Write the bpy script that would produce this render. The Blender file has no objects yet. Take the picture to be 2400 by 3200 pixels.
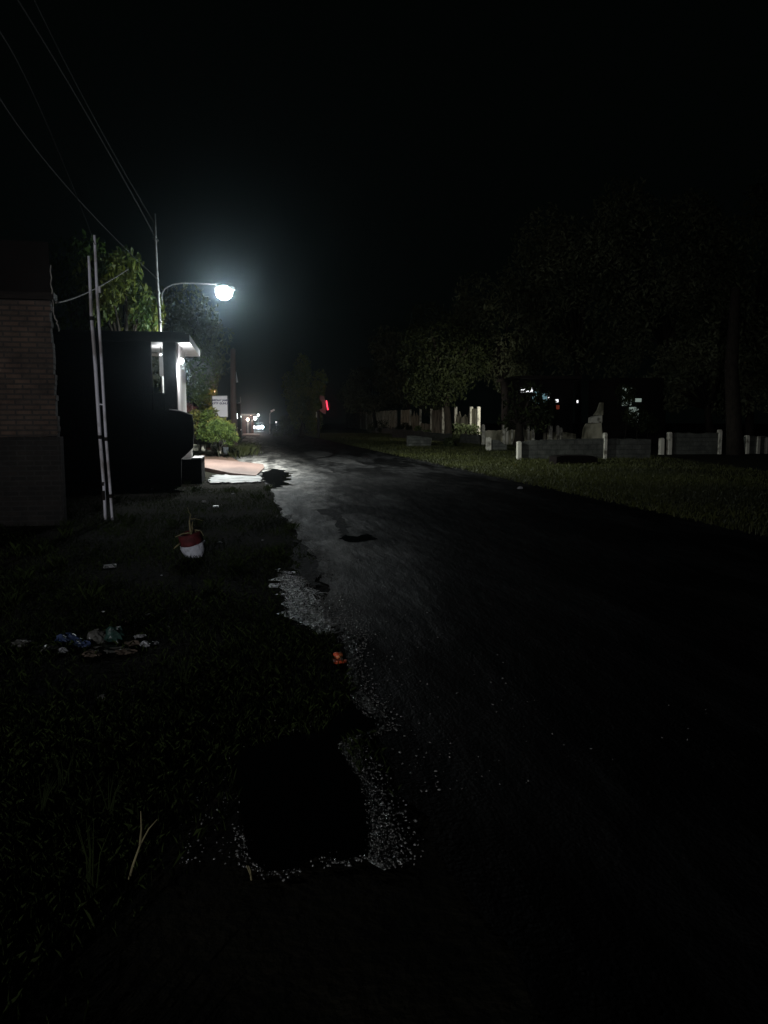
import bpy, bmesh, math, random
import numpy as np
from mathutils import Vector, Matrix
random.seed(7); rng = np.random.default_rng(7)
S = bpy.context.scene
R = math.radians

# ---------------------------------------------------------------- camera
F = 2417.0; CH = 1.55
PITCH = math.atan(282.0 / F)
YAW = math.atan(427.0 / math.hypot(F, 282.0))
cam_d = bpy.data.cameras.new('camera'); cam = bpy.data.objects.new('camera', cam_d)
S.collection.objects.link(cam); S.camera = cam
cam.location = (0, 0, CH)
cam.rotation_euler = (math.pi/2 - PITCH, 0, -YAW)
cam_d.sensor_fit = 'VERTICAL'; cam_d.sensor_height = 32.0; cam_d.sensor_width = 24.0
cam_d.lens = 32.0 * F / 3200.0
cam_d.clip_start = 0.05; cam_d.clip_end = 3000
S.render.resolution_x = 768; S.render.resolution_y = 1024

# ---------------------------------------------------------------- world, light, exposure
w = bpy.data.worlds.new('World'); S.world = w; w.use_nodes = True
bg = w.node_tree.nodes['Background']
bg.inputs[0].default_value = (0.55, 0.95, 0.80, 1); bg.inputs[1].default_value = 0.0009
S.view_settings.view_transform = 'Standard'; S.view_settings.look = 'None'
S.view_settings.exposure = 0; S.view_settings.gamma = 1
# lamp of the neighbouring house behind the camera: it lights the pipes, the brick wall and the painted pot
hl = bpy.data.lights.new('neighbour_lamp_light', 'SPOT'); hl.energy = 9200; hl.color = (.95, .95, 1.0); hl.shadow_soft_size = .08
hl.spot_size = R(29); hl.spot_blend = .85
ho = bpy.data.objects.new('neighbour_lamp_light', hl); S.collection.objects.link(ho); ho.location = (-14.0, -24.0, 3.0)
ho.rotation_euler = (Vector((3.3, 14.0, 2.6))-Vector((-14.0, -24.0, 3.0))).to_track_quat('-Z', 'Y').to_euler()
S.cycles.volume_bounces = 0; S.cycles.max_bounces = 6; S.cycles.transparent_max_bounces = 12
S.cycles.use_denoising = True
S.cycles.sample_clamp_indirect = 2.0

# ---------------------------------------------------------------- helpers
def raydir(px, py):
    u = (px-1200)/F; v = (1600-py)/F
    h = math.cos(PITCH)+v*math.sin(PITCH); z = -math.sin(PITCH)+v*math.cos(PITCH)
    return Vector((u*math.cos(YAW)+h*math.sin(YAW), -u*math.sin(YAW)+h*math.cos(YAW), z))
def at(px, py, Y):
    d = raydir(px, py); s = Y/d.y
    return Vector((d.x*s, Y, CH+d.z*s))
def gr(px, py, z=0.0):
    d = raydir(px, py); s = (z-CH)/d.z
    return Vector((d.x*s, d.y*s, z))
COL = S.collection
def tag(o, label=None, cat=None, group=None, kind=None):
    if label: o['label'] = label
    if cat: o['category'] = cat
    if group: o['group'] = group
    if kind: o['kind'] = kind
    return o
def empty(name, loc, label, cat, group=None, rz=0):
    o = bpy.data.objects.new(name, None); COL.objects.link(o)
    o.location = loc; o.rotation_euler = (0, 0, rz); o.empty_display_size = 0.2
    return tag(o, label, cat, group)
class MB:
    def __init__(s): s.v = []; s.f = []
    def add(s, vs, fs):
        n = len(s.v); s.v += [tuple(p) for p in vs]; s.f += [tuple(i+n for i in f) for f in fs]; return s
    def box(s, x0, x1, y0, y1, z0, z1, jit=0.0):
        j = lambda: random.uniform(-jit, jit)
        vs = [(x+j(), y+j(), z+j()) for z in (z0, z1) for y in (y0, y1) for x in (x0, x1)]
        return s.add(vs, [(0,2,3,1),(4,5,7,6),(0,1,5,4),(2,6,7,3),(0,4,6,2),(1,3,7,5)])
    def obox(s, c, ax, ay, az):     # centre and half axes
        vs = [c+ax*i+ay*j+az*k for k in (-1,1) for j in (-1,1) for i in (-1,1)]
        return s.add(vs, [(0,2,3,1),(4,5,7,6),(0,1,5,4),(2,6,7,3),(0,4,6,2),(1,3,7,5)])
    def tube(s, pts, rad, n=8, cap=True):
        pts = [Vector(p) for p in pts]; m = len(pts)
        rr = rad if isinstance(rad, (list, tuple)) else [rad]*m
        base = len(s.v); up = None
        for i, p in enumerate(pts):
            t = (pts[min(i+1, m-1)]-pts[max(i-1, 0)]).normalized()
            if up is None:
                up = t.cross(Vector((0, 1, 0.13))); 
                if up.length < 0.1: up = t.cross(Vector((1, 0, 0)))
            up = (up - t*up.dot(t)).normalized(); b = t.cross(up)
            for k in range(n):
                a = 2*math.pi*k/n
                s.v.append(tuple(p+(up*math.cos(a)+b*math.sin(a))*rr[i]))
        for i in range(m-1):
            for k in range(n):
                a = base+i*n+k; b2 = base+i*n+(k+1) % n
                s.f.append((a, b2, b2+n, a+n))
        if cap:
            s.f.append(tuple(base+k for k in range(n))[::-1]); s.f.append(tuple(base+(m-1)*n+k for k in range(n)))
        return s
    def lathe(s, c, prof, n=16, wob=0.0):
        base = len(s.v); c = Vector(c)
        for r, z in prof:
            for k in range(n):
                a = 2*math.pi*k/n; q = r*(1+random.uniform(-wob, wob))
                s.v.append((c.x+q*math.cos(a), c.y+q*math.sin(a), c.z+z+random.uniform(-wob, wob)*0.1))
        for i in range(len(prof)-1):
            for k in range(n):
                a = base+i*n+k; b = base+i*n+(k+1) % n
                s.f.append((a, b, b+n, a+n))
        s.f.append(tuple(base+k for k in range(n))[::-1]); s.f.append(tuple(base+(len(prof)-1)*n+k for k in range(n)))
        return s
    def ball(s, c, r, n=12, sq=(1, 1, 1)):
        m = n//2; base = len(s.v)
        for i in range(1, m):
            th = math.pi*i/m
            for k in range(n):
                a = 2*math.pi*k/n
                s.v.append((c[0]+r*sq[0]*math.sin(th)*math.cos(a), c[1]+r*sq[1]*math.sin(th)*math.sin(a), c[2]+r*sq[2]*math.cos(th)))
        s.v.append((c[0], c[1], c[2]+r*sq[2])); s.v.append((c[0], c[1], c[2]-r*sq[2])); T = len(s.v)-2; B = T+1
        for i in range(m-2):
            for k in range(n):
                a = base+i*n+k; b = base+i*n+(k+1) % n
                s.f.append((a, a+n, b+n, b))
        for k in range(n):
            s.f.append((T, base+k, base+(k+1) % n)); q = base+(m-2)*n
            s.f.append((B, q+(k+1) % n, q+k))
        return s
    def prism(s, poly, off):        # planar outline extruded by a vector
        n = len(poly); off = Vector(off); poly = [Vector(p) for p in poly]
        vs = poly+[p+off for p in poly]
        fs = [tuple(range(n)), tuple(range(2*n-1, n-1, -1))]+[(i, i+n, (i+1) % n+n, (i+1) % n) for i in range(n)]
        return s.add(vs, fs)
    def build(s, name, mat, parent=None, smooth=False, bevel=0):
        me = bpy.data.meshes.new(name); me.from_pydata(s.v, [], s.f); me.materials.append(mat)
        if len(s.f) < 60000:
            bm = bmesh.new(); bm.from_mesh(me); bmesh.ops.recalc_face_normals(bm, faces=bm.faces); bm.to_mesh(me); bm.free()
        if smooth: me.polygons.foreach_set('use_smooth', [True]*len(me.polygons))
        o = bpy.data.objects.new(name, me); COL.objects.link(o)
        if parent is not None:
            o.parent = parent
            o.matrix_parent_inverse = parent_inv(parent)
        if bevel:
            b = o.modifiers.new('bevel', 'BEVEL'); b.width = bevel; b.segments = 2; b.limit_method = 'ANGLE'
        return o
def parent_inv(p):
    m = Matrix.LocRotScale(p.location, p.rotation_euler, None)
    if p.parent: m = Matrix.LocRotScale(p.parent.location, p.parent.rotation_euler, None) @ p.matrix_parent_inverse @ m if False else m
    return m.inverted()
def np_mesh(name, V, Fq, mat, parent=None):
    """V (n,3) float, Fq (m,k) int with k = 3 or 4"""
    me = bpy.data.meshes.new(name); m, k = Fq.shape
    me.vertices.add(len(V)); me.vertices.foreach_set('co', V.astype(np.float32).ravel())
    me.loops.add(m*k); me.loops.foreach_set('vertex_index', Fq.astype(np.int32).ravel())
    me.polygons.add(m); me.polygons.foreach_set('loop_start', np.arange(0, m*k, k, dtype=np.int32))
    me.polygons.foreach_set('loop_total', np.full(m, k, dtype=np.int32))
    me.update(calc_edges=True); me.materials.append(mat)
    o = bpy.data.objects.new(name, me); COL.objects.link(o)
    if parent is not None: o.parent = parent; o.matrix_parent_inverse = parent_inv(parent)
    return o
def in_poly(x, y, poly):
    c = np.zeros(len(x), bool); n = len(poly)
    for i in range(n):
        x1, y1 = poly[i]; x2, y2 = poly[(i+1) % n]
        if y1 == y2: continue
        t = ((y1 > y) != (y2 > y)) & (x < (x2-x1)*(y-y1)/(y2-y1)+x1); c ^= t
    return c

# ---------------------------------------------------------------- materials
def mat(name, col, rough=0.7, spec=0.5, metal=0.0, noise=0.0, nscale=8.0, bump=0.0, bscale=30.0, bdist=0.01, col2=None, trans=0.0, stretch=(1, 1, 1), thr=None):
    m = bpy.data.materials.new(name); m.use_nodes = True; nt = m.node_tree; N = nt.nodes; L = nt.links
    p = N['Principled BSDF']; p.inputs['Roughness'].default_value = rough; p.inputs['Metallic'].default_value = metal
    p.inputs['Specular IOR Level'].default_value = spec; p.inputs['Base Color'].default_value = (*col, 1)
    g = N.new('ShaderNodeNewGeometry')
    mp = N.new('ShaderNodeMapping'); mp.inputs['Scale'].default_value = stretch; L.new(g.outputs['Position'], mp.inputs[0])
    if noise or col2:
        n = N.new('ShaderNodeTexNoise'); n.inputs['Scale'].default_value = nscale; n.inputs['Detail'].default_value = 6; L.new(mp.outputs[0], n.inputs['Vector'])
        r = N.new('ShaderNodeValToRGB'); L.new(n.outputs['Fac'], r.inputs[0])
        a, b = thr or (0.35, 0.65); r.color_ramp.elements[0].position = a; r.color_ramp.elements[1].position = b
        c2 = col2 or tuple(c*(1-noise) for c in col)
        r.color_ramp.elements[0].color = (*c2, 1); r.color_ramp.elements[1].color = (*col, 1)
        L.new(r.outputs[0], p.inputs['Base Color'])
    if bump:
        n2 = N.new('ShaderNodeTexNoise'); n2.inputs['Scale'].default_value = bscale; n2.inputs['Detail'].default_value = 8; L.new(mp.outputs[0], n2.inputs['Vector'])
        b = N.new('ShaderNodeBump'); b.inputs['Strength'].default_value = bump; b.inputs['Distance'].default_value = bdist
        L.new(n2.outputs['Fac'], b.inputs['Height']); L.new(b.outputs[0], p.inputs['Normal'])
    if trans:
        t = N.new('ShaderNodeBsdfTranslucent'); mx = N.new('ShaderNodeMixShader'); mx.inputs[0].default_value = trans
        src = p.inputs['Base Color'].links[0].from_socket if p.inputs['Base Color'].links else None
        if src: L.new(src, t.inputs[0])
        else: t.inputs[0].default_value = (*col, 1)
        L.new(p.outputs[0], mx.inputs[1]); L.new(t.outputs[0], mx.inputs[2]); L.new(mx.outputs[0], N['Material Output'].inputs[0])
    return m
def emit(name, col, st):
    m = bpy.data.materials.new(name); m.use_nodes = True; p = m.node_tree.nodes['Principled BSDF']
    p.inputs['Base Color'].default_value = (*col, 1); p.inputs['Emission Color'].default_value = (*col, 1); p.inputs['Emission Strength'].default_value = st
    return m

# asphalt: worn, damp, patched
def asphalt_mat():
    m = bpy.data.materials.new('asphalt'); m.use_nodes = True; nt = m.node_tree; N = nt.nodes; L = nt.links; p = N['Principled BSDF']
    g = N.new('ShaderNodeNewGeometry')
    def noise(sc, det=6, vec=None, rough=0.55):
        n = N.new('ShaderNodeTexNoise'); n.inputs['Scale'].default_value = sc; n.inputs['Detail'].default_value = det; n.inputs['Roughness'].default_value = rough
        L.new(vec or g.outputs['Position'], n.inputs['Vector']); return n.outputs['Fac']
    def ramp(x, a, b, c0, c1):
        r = N.new('ShaderNodeValToRGB'); L.new(x, r.inputs[0]); e = r.color_ramp.elements
        e[0].position = a; e[1].position = b; e[0].color = (*c0, 1); e[1].color = (*c1, 1); return r.outputs[0]
    mp = N.new('ShaderNodeMapping'); mp.inputs['Scale'].default_value = (1.5, 0.42, 1); L.new(g.outputs['Position'], mp.inputs[0])
    big = noise(0.55, 5, mp.outputs[0], 0.6); mid = noise(2.6, 6, mp.outputs[0], 0.65); fine = noise(60, 4); tar = noise(1.15, 7, mp.outputs[0], 0.7)
    tarm = ramp(tar, 0.41, 0.47, (0.14,)*3, (1,)*3)
    patch = ramp(big, 0.46, 0.53, (0.16,)*3, (1,)*3)
    wear = ramp(mid, 0.36, 0.60, (0.35,)*3, (1,)*3)
    gr_ = ramp(fine, 0.3, 0.7, (0.65,)*3, (1.2,)*3)
    def mul(a, b):
        x = N.new('ShaderNodeMix'); x.data_type = 'RGBA'; x.blend_type = 'MULTIPLY'; x.inputs[0].default_value = 1
        L.new(a, x.inputs[6]); L.new(b, x.inputs[7]); return x.outputs[2]
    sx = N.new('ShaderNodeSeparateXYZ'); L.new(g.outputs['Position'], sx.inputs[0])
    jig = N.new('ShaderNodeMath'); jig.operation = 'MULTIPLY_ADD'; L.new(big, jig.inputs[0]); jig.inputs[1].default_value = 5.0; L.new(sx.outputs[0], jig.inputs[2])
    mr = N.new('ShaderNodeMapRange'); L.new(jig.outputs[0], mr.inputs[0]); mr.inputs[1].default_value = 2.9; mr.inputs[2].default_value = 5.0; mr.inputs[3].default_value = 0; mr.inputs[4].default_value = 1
    my_ = N.new('ShaderNodeMapRange'); L.new(sx.outputs[1], my_.inputs[0]); my_.inputs[1].default_value = 2.5; my_.inputs[2].default_value = 8.5; my_.inputs[3].default_value = 2.6; my_.inputs[4].default_value = 0  # painted lamp pool fades out towards the camera
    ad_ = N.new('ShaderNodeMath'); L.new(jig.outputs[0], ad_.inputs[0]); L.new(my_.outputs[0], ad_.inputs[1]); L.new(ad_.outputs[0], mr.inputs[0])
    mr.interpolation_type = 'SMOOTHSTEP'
    lamp_strip = ramp(mr.outputs[0], 0, 1, (.43, .41, .38), (.018, .018, .018))  # lamp's bright pool on the left painted into the asphalt colour
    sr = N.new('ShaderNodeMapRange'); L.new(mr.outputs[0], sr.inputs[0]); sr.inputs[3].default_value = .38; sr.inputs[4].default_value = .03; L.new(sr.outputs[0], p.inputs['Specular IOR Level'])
    L.new(mul(mul(mul(mul(patch, wear), tarm), gr_), lamp_strip), p.inputs['Base Color'])
    rr = N.new('ShaderNodeMapRange'); L.new(mid, rr.inputs[0]); rr.inputs[1].default_value = 0.35; rr.inputs[2].default_value = 0.65
    rr.inputs[3].default_value = 0.80; rr.inputs[4].default_value = 0.60; L.new(rr.outputs[0], p.inputs['Roughness'])
    p.inputs['Specular IOR Level'].default_value = 0.28
    v = N.new('ShaderNodeTexVoronoi'); v.inputs['Scale'].default_value = 55; L.new(g.outputs['Position'], v.inputs['Vector'])
    n2 = noise(14, 9, None, 0.7)
    b1 = N.new('ShaderNodeBump'); b1.inputs['Strength'].default_value = 1; b1.inputs['Distance'].default_value = 0.012; L.new(n2, b1.inputs['Height'])
    b2 = N.new('ShaderNodeBump'); b2.inputs['Strength'].default_value = 1; b2.inputs['Distance'].default_value = 0.006; b2.invert = True
    L.new(v.outputs['Distance'], b2.inputs['Height']); L.new(b1.outputs[0], b2.inputs['Normal'])
    b3 = N.new('ShaderNodeBump'); b3.inputs['Strength'].default_value = 1; b3.inputs['Distance'].default_value = 0.06; L.new(mid, b3.inputs['Height']); L.new(b2.outputs[0], b3.inputs['Normal'])
    L.new(b3.outputs[0], p.inputs['Normal'])
    return m
def brick_mat(name, c1, c2, mortar, sc=1.0, bh=0.075, bw=0.23):
    m = bpy.data.materials.new(name); m.use_nodes = True; nt = m.node_tree; N = nt.nodes; L = nt.links; p = N['Principled BSDF']
    g = N.new('ShaderNodeNewGeometry'); sx = N.new('ShaderNodeSeparateXYZ'); L.new(g.outputs['Position'], sx.inputs[0])
    add = N.new('ShaderNodeMath'); L.new(sx.outputs[0], add.inputs[0]); L.new(sx.outputs[1], add.inputs[1])
    cx = N.new('ShaderNodeCombineXYZ'); L.new(add.outputs[0], cx.inputs[0]); L.new(sx.outputs[2], cx.inputs[1])
    b = N.new('ShaderNodeTexBrick'); L.new(cx.outputs[0], b.inputs['Vector']); b.inputs['Scale'].default_value = 1/sc
    b.inputs['Brick Width'].default_value = bw; b.inputs['Row Height'].default_value = bh; b.inputs['Mortar Size'].default_value = 0.013
    b.inputs['Color1'].default_value = (*c1, 1); b.inputs['Color2'].default_value = (*c2, 1); b.inputs['Mortar'].default_value = (*mortar, 1)
    n = N.new('ShaderNodeTexNoise'); n.inputs['Scale'].default_value = 2.5; n.inputs['Detail'].default_value = 8; n.inputs['Roughness'].default_value = 0.7; L.new(g.outputs['Position'], n.inputs['Vector'])
    r = N.new('ShaderNodeValToRGB'); L.new(n.outputs['Fac'], r.inputs[0]); r.color_ramp.elements[0].position = 0.3; r.color_ramp.elements[1].position = 0.7
    r.color_ramp.elements[0].color = (0.22,)*3+(1,); r.color_ramp.elements[1].color = (1.0,)*3+(1,)
    x = N.new('ShaderNodeMix'); x.data_type = 'RGBA'; x.blend_type = 'MULTIPLY'; x.inputs[0].default_value = 1
    L.new(b.outputs['Color'], x.inputs[6]); L.new(r.outputs[0], x.inputs[7]); L.new(x.outputs[2], p.inputs['Base Color']); p.inputs['Roughness'].default_value = 0.9
    bp = N.new('ShaderNodeBump'); bp.inputs['Distance'].default_value = 0.012; bp.invert = True; L.new(b.outputs['Fac'], bp.inputs['Height'])
    bp2 = N.new('ShaderNodeBump'); bp2.inputs['Distance'].default_value = 0.02; L.new(n.outputs['Fac'], bp2.inputs['Height']); L.new(bp.outputs[0], bp2.inputs['Normal']); L.new(bp2.outputs[0], p.inputs['Normal'])
    return m
M = dict(
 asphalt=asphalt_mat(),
 soil=mat('soil', (0.022, 0.020, 0.013), 1.0, 0.05, col2=(0.010, 0.010, 0.007), nscale=3, bump=1, bscale=18, bdist=0.04),
 dirt=mat('reddish_dirt', (0.20, 0.125, 0.095), 0.85, 0.3, col2=(0.10, 0.065, 0.045), nscale=1.3, bump=1, bscale=14, bdist=0.02),
 ramp=mat('pink_concrete', (0.20, 0.135, 0.112), 0.8, 0.3, col2=(0.12, 0.08, 0.068), nscale=0.9, bump=0.5, bscale=25, bdist=0.006, stretch=(1, .4, 1)),
 apron=mat('wet_cement', (0.21, 0.21, 0.205), 0.6, 0.4, col2=(0.02, 0.02, 0.02), nscale=2.4, thr=(.43, .55), bump=1, bscale=8, bdist=0.03, stretch=(1, 1.6, 1)),
 water=mat('puddle_water', (0.002, 0.002, 0.002), 0.02, 0.5),
 gravel=mat('gravel', (0.26, 0.26, 0.24), 0.16, 1.0, col2=(0.03, 0.03, 0.03), nscale=40),
 gravelbed=mat('gravel_bed', (0.42, 0.42, 0.38), 0.3, 0.9, col2=(0.015, 0.015, 0.014), nscale=24, thr=(.47, .60), bump=1, bscale=26, bdist=0.05),
 grass=mat('grass', (0.034, 0.050, 0.012), 0.85, 0.1, col2=(0.015, 0.022, 0.006), nscale=0.7, trans=0.3),
 grassr=mat('grass_far', (0.070, 0.078, 0.018), 0.6, 0.3, col2=(0.030, 0.034, 0.010), nscale=0.25, trans=0.35),
 leaf=mat('leaf', (0.055, 0.100, 0.018), 0.7, 0.2, col2=(0.020, 0.040, 0.010), nscale=1.6, trans=0.35),
 leafy=mat('leaf_yellowish', (0.15, 0.16, 0.02), 0.5, 0.4, col2=(0.045, 0.085, 0.018), nscale=1.0, trans=0.4),
 leafd=mat('leaf_dark', (0.20, 0.22, 0.12), 0.6, 0.3, col2=(0.05, 0.06, 0.03), nscale=0.35, trans=0.2),
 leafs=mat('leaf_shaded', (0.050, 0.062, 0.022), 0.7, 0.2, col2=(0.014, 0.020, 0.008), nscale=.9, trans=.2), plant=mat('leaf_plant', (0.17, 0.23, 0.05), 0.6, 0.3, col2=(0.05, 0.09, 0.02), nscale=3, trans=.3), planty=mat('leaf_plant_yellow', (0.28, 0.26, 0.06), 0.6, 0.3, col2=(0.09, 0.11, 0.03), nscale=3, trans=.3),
 leafr=mat('leaf_reddish', (0.16, 0.06, 0.05), 0.6, 0.3, col2=(0.06, 0.02, 0.02), nscale=4),
 bark=mat('bark', (0.030, 0.024, 0.018), 0.9, 0.2, noise=0.5, nscale=6, bump=1, bscale=12, bdist=0.03),
 white=mat('white_render', (0.72, 0.70, 0.68), 0.7, 0.4, col2=(0.50, 0.47, 0.45), nscale=1.8, thr=(0.3, 0.5), bump=0.6, bscale=9, bdist=0.012),
 whitep=mat('white_soffit', (0.78, 0.77, 0.76), 0.6, 0.4, col2=(0.62, 0.61, 0.60), nscale=2.5),
 galv=mat('galvanised', (0.86, 0.86, 0.92), 0.5, 0.4, metal=0.0, col2=(0.42, 0.39, 0.38), nscale=5, thr=(.36, .5), stretch=(1, 1, .6), bump=.2),
 steel=mat('grey_steel', (0.24, 0.24, 0.235), 0.6, 0.4, metal=0.2, noise=0.4, nscale=5),
 black=mat('dark_timber', (0.020, 0.015, 0.012), 0.8, 0.2, noise=0.5, nscale=4, stretch=(1, 1, 6), bump=.5),
 darkwall=mat('dark_wall', (0.011, 0.008, 0.007), 0.9, 0.15, noise=0.5, nscale=1.4, bump=.6, bscale=20),
 brick=brick_mat('pale_old_brick', (0.150, 0.096, 0.068), (0.100, 0.072, 0.054), (0.060, 0.050, 0.042)),
 bricklow=brick_mat('dark_brick', (0.024, 0.019, 0.015), (0.013, 0.011, 0.009), (0.03, 0.028, 0.024)),
 block=brick_mat('mossy_block', (0.13, 0.135, 0.115), (0.10, 0.105, 0.09), (0.075, 0.08, 0.065), 1, 0.2, 0.4),
 conc=mat('old_concrete', (0.52, 0.49, 0.36), 0.85, 0.3, col2=(0.10, 0.095, 0.06), nscale=1.6, stretch=(1, 1, .5), bump=.7, bscale=10),
 concw=mat('whitewashed_concrete', (0.58, 0.56, 0.47), 0.85, 0.3, col2=(0.17, 0.16, 0.12), nscale=3.0, bump=.7, bscale=14, thr=(.35, .5)),
 sign=mat('sign_white', (0.80, 0.75, 0.78), 0.5, 0.4, noise=0.12, nscale=3),
 ink=mat('sign_ink', (0.05, 0.04, 0.11), 0.6),
 red=mat('red_paint', (0.13, 0.020, 0.022), 0.75, 0.3, noise=0.5, nscale=14, bump=.6, bscale=25),
 potw=mat('white_paint', (0.60, 0.62, 0.68), 0.75, 0.3, col2=(0.32, 0.34, 0.36), nscale=13, bump=1, bscale=22, bdist=.02, thr=(.3, .5)),
 straw=mat('dry_stem', (0.26, 0.23, 0.12), 0.8, 0.2, noise=0.4, nscale=20),
 plasticw=mat('dirty_white_plastic', (0.42, 0.43, 0.44), 0.4, 0.5, noise=0.5, nscale=18, bump=.6, bscale=40),
 plasticb=mat('blue_plastic', (0.05, 0.075, 0.16), 0.35, 0.5, noise=0.6, nscale=14, bump=.8, bscale=30),
 plasticc=mat('clear_grey_plastic', (0.13, 0.13, 0.115), 0.3, 0.5, noise=0.6, nscale=14, bump=1, bscale=25),
 plasticg=mat('green_plastic', (0.03, 0.075, 0.06), 0.35, 0.5, noise=0.6, nscale=14, bump=1, bscale=25),
 card=mat('cardboard', (0.13, 0.10, 0.075), 0.85, 0.2, noise=0.5, nscale=12),
 orange=mat('orange_plastic', (0.85, 0.13, 0.05), 0.4, 0.5, noise=0.3, nscale=25),
 orange2=mat('orange_faded', (0.80, 0.25, 0.10), 0.4, 0.5, noise=0.3, nscale=25),
 wire=mat('cable', (0.014, 0.014, 0.012), 0.9, 0.1),
 rope=mat('pale_rope', (0.45, 0.43, 0.38), 0.7, 0.3, noise=.6, nscale=9),
 potc=mat('cement_pot', (0.50, 0.48, 0.40), 0.8, 0.3, noise=0.5, nscale=7),
 potd=mat('dark_pot', (0.05, 0.055, 0.06), 0.7, 0.3, noise=0.4, nscale=7),
 pale=mat('pale_board', (0.30, 0.28, 0.28), 0.7, 0.3, noise=0.4, nscale=3),
 redwall=mat('brown_red_wall', (0.11, 0.055, 0.045), 0.8, 0.3, noise=0.4, nscale=.6),
 carp=mat('car_paint', (0.10, 0.10, 0.11), 0.3, 0.5), tyre=mat('tyre_rubber', (0.015,)*3, 0.9, .2), glass=mat('dark_glass', (0.01,)*3, 0.05, 0.6),
 lamps=emit('lamp_street', (.86, .98, 1.0), 360), lampw=emit('lamp_white', (0.92, 0.97, 1.0), 30), lampo=emit('lamp_orange', (1.0, 0.45, 0.22), 4), lampp=emit('lamp_warm', (1.0, 0.75, 0.62), 6),
 lampy=emit('lamp_yellow', (1.0, 0.78, 0.35), 1.5), neon=emit('neon_red', (1.0, 0.05, 0.10), 2.6), lampm=emit('lamp_small_white', (0.95, 0.98, 1.0), 4),
 winw=emit('lit_tube', (0.95, 0.97, 1.0), 1.3), winc=emit('lit_window_cyan', (0.30, 0.55, 0.62), 0.32), wing=emit('lit_window_grey', (0.50, 0.62, 0.55), 0.32), winr=emit('red_lantern', (0.7, 0.12, 0.06), .10),
)

# ---------------------------------------------------------------- ground, road
def sheet(name, poly, z, m, kind='structure', seg=0.0, wob=0.0):
    """flat outlined sheet; wob roughens the outline"""
    pts = []
    n = len(poly)
    for i in range(n):
        a = Vector(poly[i][:2]); b = Vector(poly[(i+1) % n][:2]); L_ = (b-a).length
        k = max(1, int(L_/seg)) if seg else 1
        for j in range(k):
            q = a.lerp(b, j/k); d = q.length
            pts.append((q.x+random.uniform(-wob, wob)*min(1, d/8), q.y+random.uniform(-wob, wob)*min(1, d/8), z))
    me = bpy.data.meshes.new(name); bm = bmesh.new()
    f = bm.faces.new([bm.verts.new(p) for p in pts]); bm.normal_update()
    if f.normal.z < 0: f.normal_flip()
    bmesh.ops.triangulate(bm, faces=bm.faces); bm.to_mesh(me); bm.free(); me.materials.append(m)
    o = bpy.data.objects.new(name, me); COL.objects.link(o); o['kind'] = kind
    return o
gb = MB(); gb.add([(-400, -40, 0), (400, -40, 0), (400, 700, 0), (-400, 700, 0)], [(0, 1, 2, 3)])
gb.build('ground', M['soil'])['kind'] = 'structure'
road = [(7.0, -8)]+[(7.0+random.uniform(-.12, .12), y) for y in np.arange(-7, 60, 0.8)]+[(7.0, 60), (7.0, 600), (0.4, 600), (0.0, 90), (-0.6, 60), (-1.0, 45), (-0.9, 38)]
left = [(-0.55, 33), (-0.20, 29), (0.05, 26), (0.25, 23), (0.42, 20), (0.50, 17), (0.52, 14.5), (0.56, 12.5), (0.62, 11), (0.66, 9.6), (0.72, 8.6), (0.66, 8.0), (0.70, 7.2), (0.62, 6.2), (0.60, 5.6), (0.62, 5.0), (0.60, 4.2), (0.60, 3.6), (0.62, 3.0), (0.66, 2.4), (0.72, 1.8), (0.8, -8)]
for i in range(len(left)-1):
    a, b = Vector(left[i]), Vector(left[i+1]); k = max(1, int((b-a).length/0.18))
    for j in range(k):
        q = a.lerp(b, j/k); road.append((q.x+random.uniform(-.045, .045), q.y))
road.append((0.8, -8))
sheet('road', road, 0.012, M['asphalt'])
def G2(l): return [tuple(gr(x, y)[:2]) for x, y in l]
# reddish dirt shoulder beside the driveway
sheet('path', G2([(628, 1432), (640, 1400), (720, 1400), (790, 1375), (800, 1352), (812, 1352), (822, 1400), (850, 1450), (852, 1500), (815, 1475)]), 0.006, M['dirt'], seg=1.0, wob=.12)
gp = G2([(866, 1782), (915, 1790), (955, 1812), (985, 1835), (1040, 1900), (1062, 1990), (1035, 1990), (960, 1972), (905, 1950), (880, 1880), (870, 1830)])
gravA = sheet('gravel_patch', gp, 0.008, M['gravelbed'], seg=.10, wob=.13)
gs = G2([(1072, 1992), (1108, 1998), (1112, 2080), (1128, 2170), (1196, 2240), (1202, 2290), (1110, 2325), (1150, 2430), (1215, 2550), (1252, 2700), (1205, 2730), (1150, 2700), (1150, 2600), (1120, 2450), (1050, 2340), (1100, 2300), (1140, 2270), (1100, 2200), (1090, 2100)])
sheet('gravel_patch', gs, 0.015, M['gravelbed'], seg=.06, wob=.03)
mud = G2([(640, 1498), (700, 1484), (880, 1500), (862, 1530), (760, 1525), (640, 1530)])
apron = MB()
ap = [gr(x, y) for x, y in [(652, 1506), (668, 1490), (720, 1486), (800, 1488), (822, 1497), (815, 1510), (740, 1514), (655, 1513)]]
ap2 = []
for k_ in range(len(ap)):
    a_, b_ = ap[k_], ap[(k_+1) % len(ap)]
    for j_ in range(7): q = a_.lerp(b_, j_/7); ap2.append((q.x+random.uniform(-.06, .06), q.y+random.uniform(-.22, .22), 0.0))
apo = MB().prism(ap2, (0, 0, .045)).build('cement_apron', M['apron'])
tag(apo, 'cracked pale wet cement slab lying below the pink driveway ramp', 'slab')
pud1 = sheet('puddle', G2([(818, 1500), (815, 1482), (850, 1466), (880, 1470), (912, 1482), (898, 1495), (905, 1503), (880, 1508), (900, 1512), (930, 1517), (880, 1519), (872, 1532), (850, 1528), (835, 1512)]), 0.018, M['water'], seg=.2, wob=.11)
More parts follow.
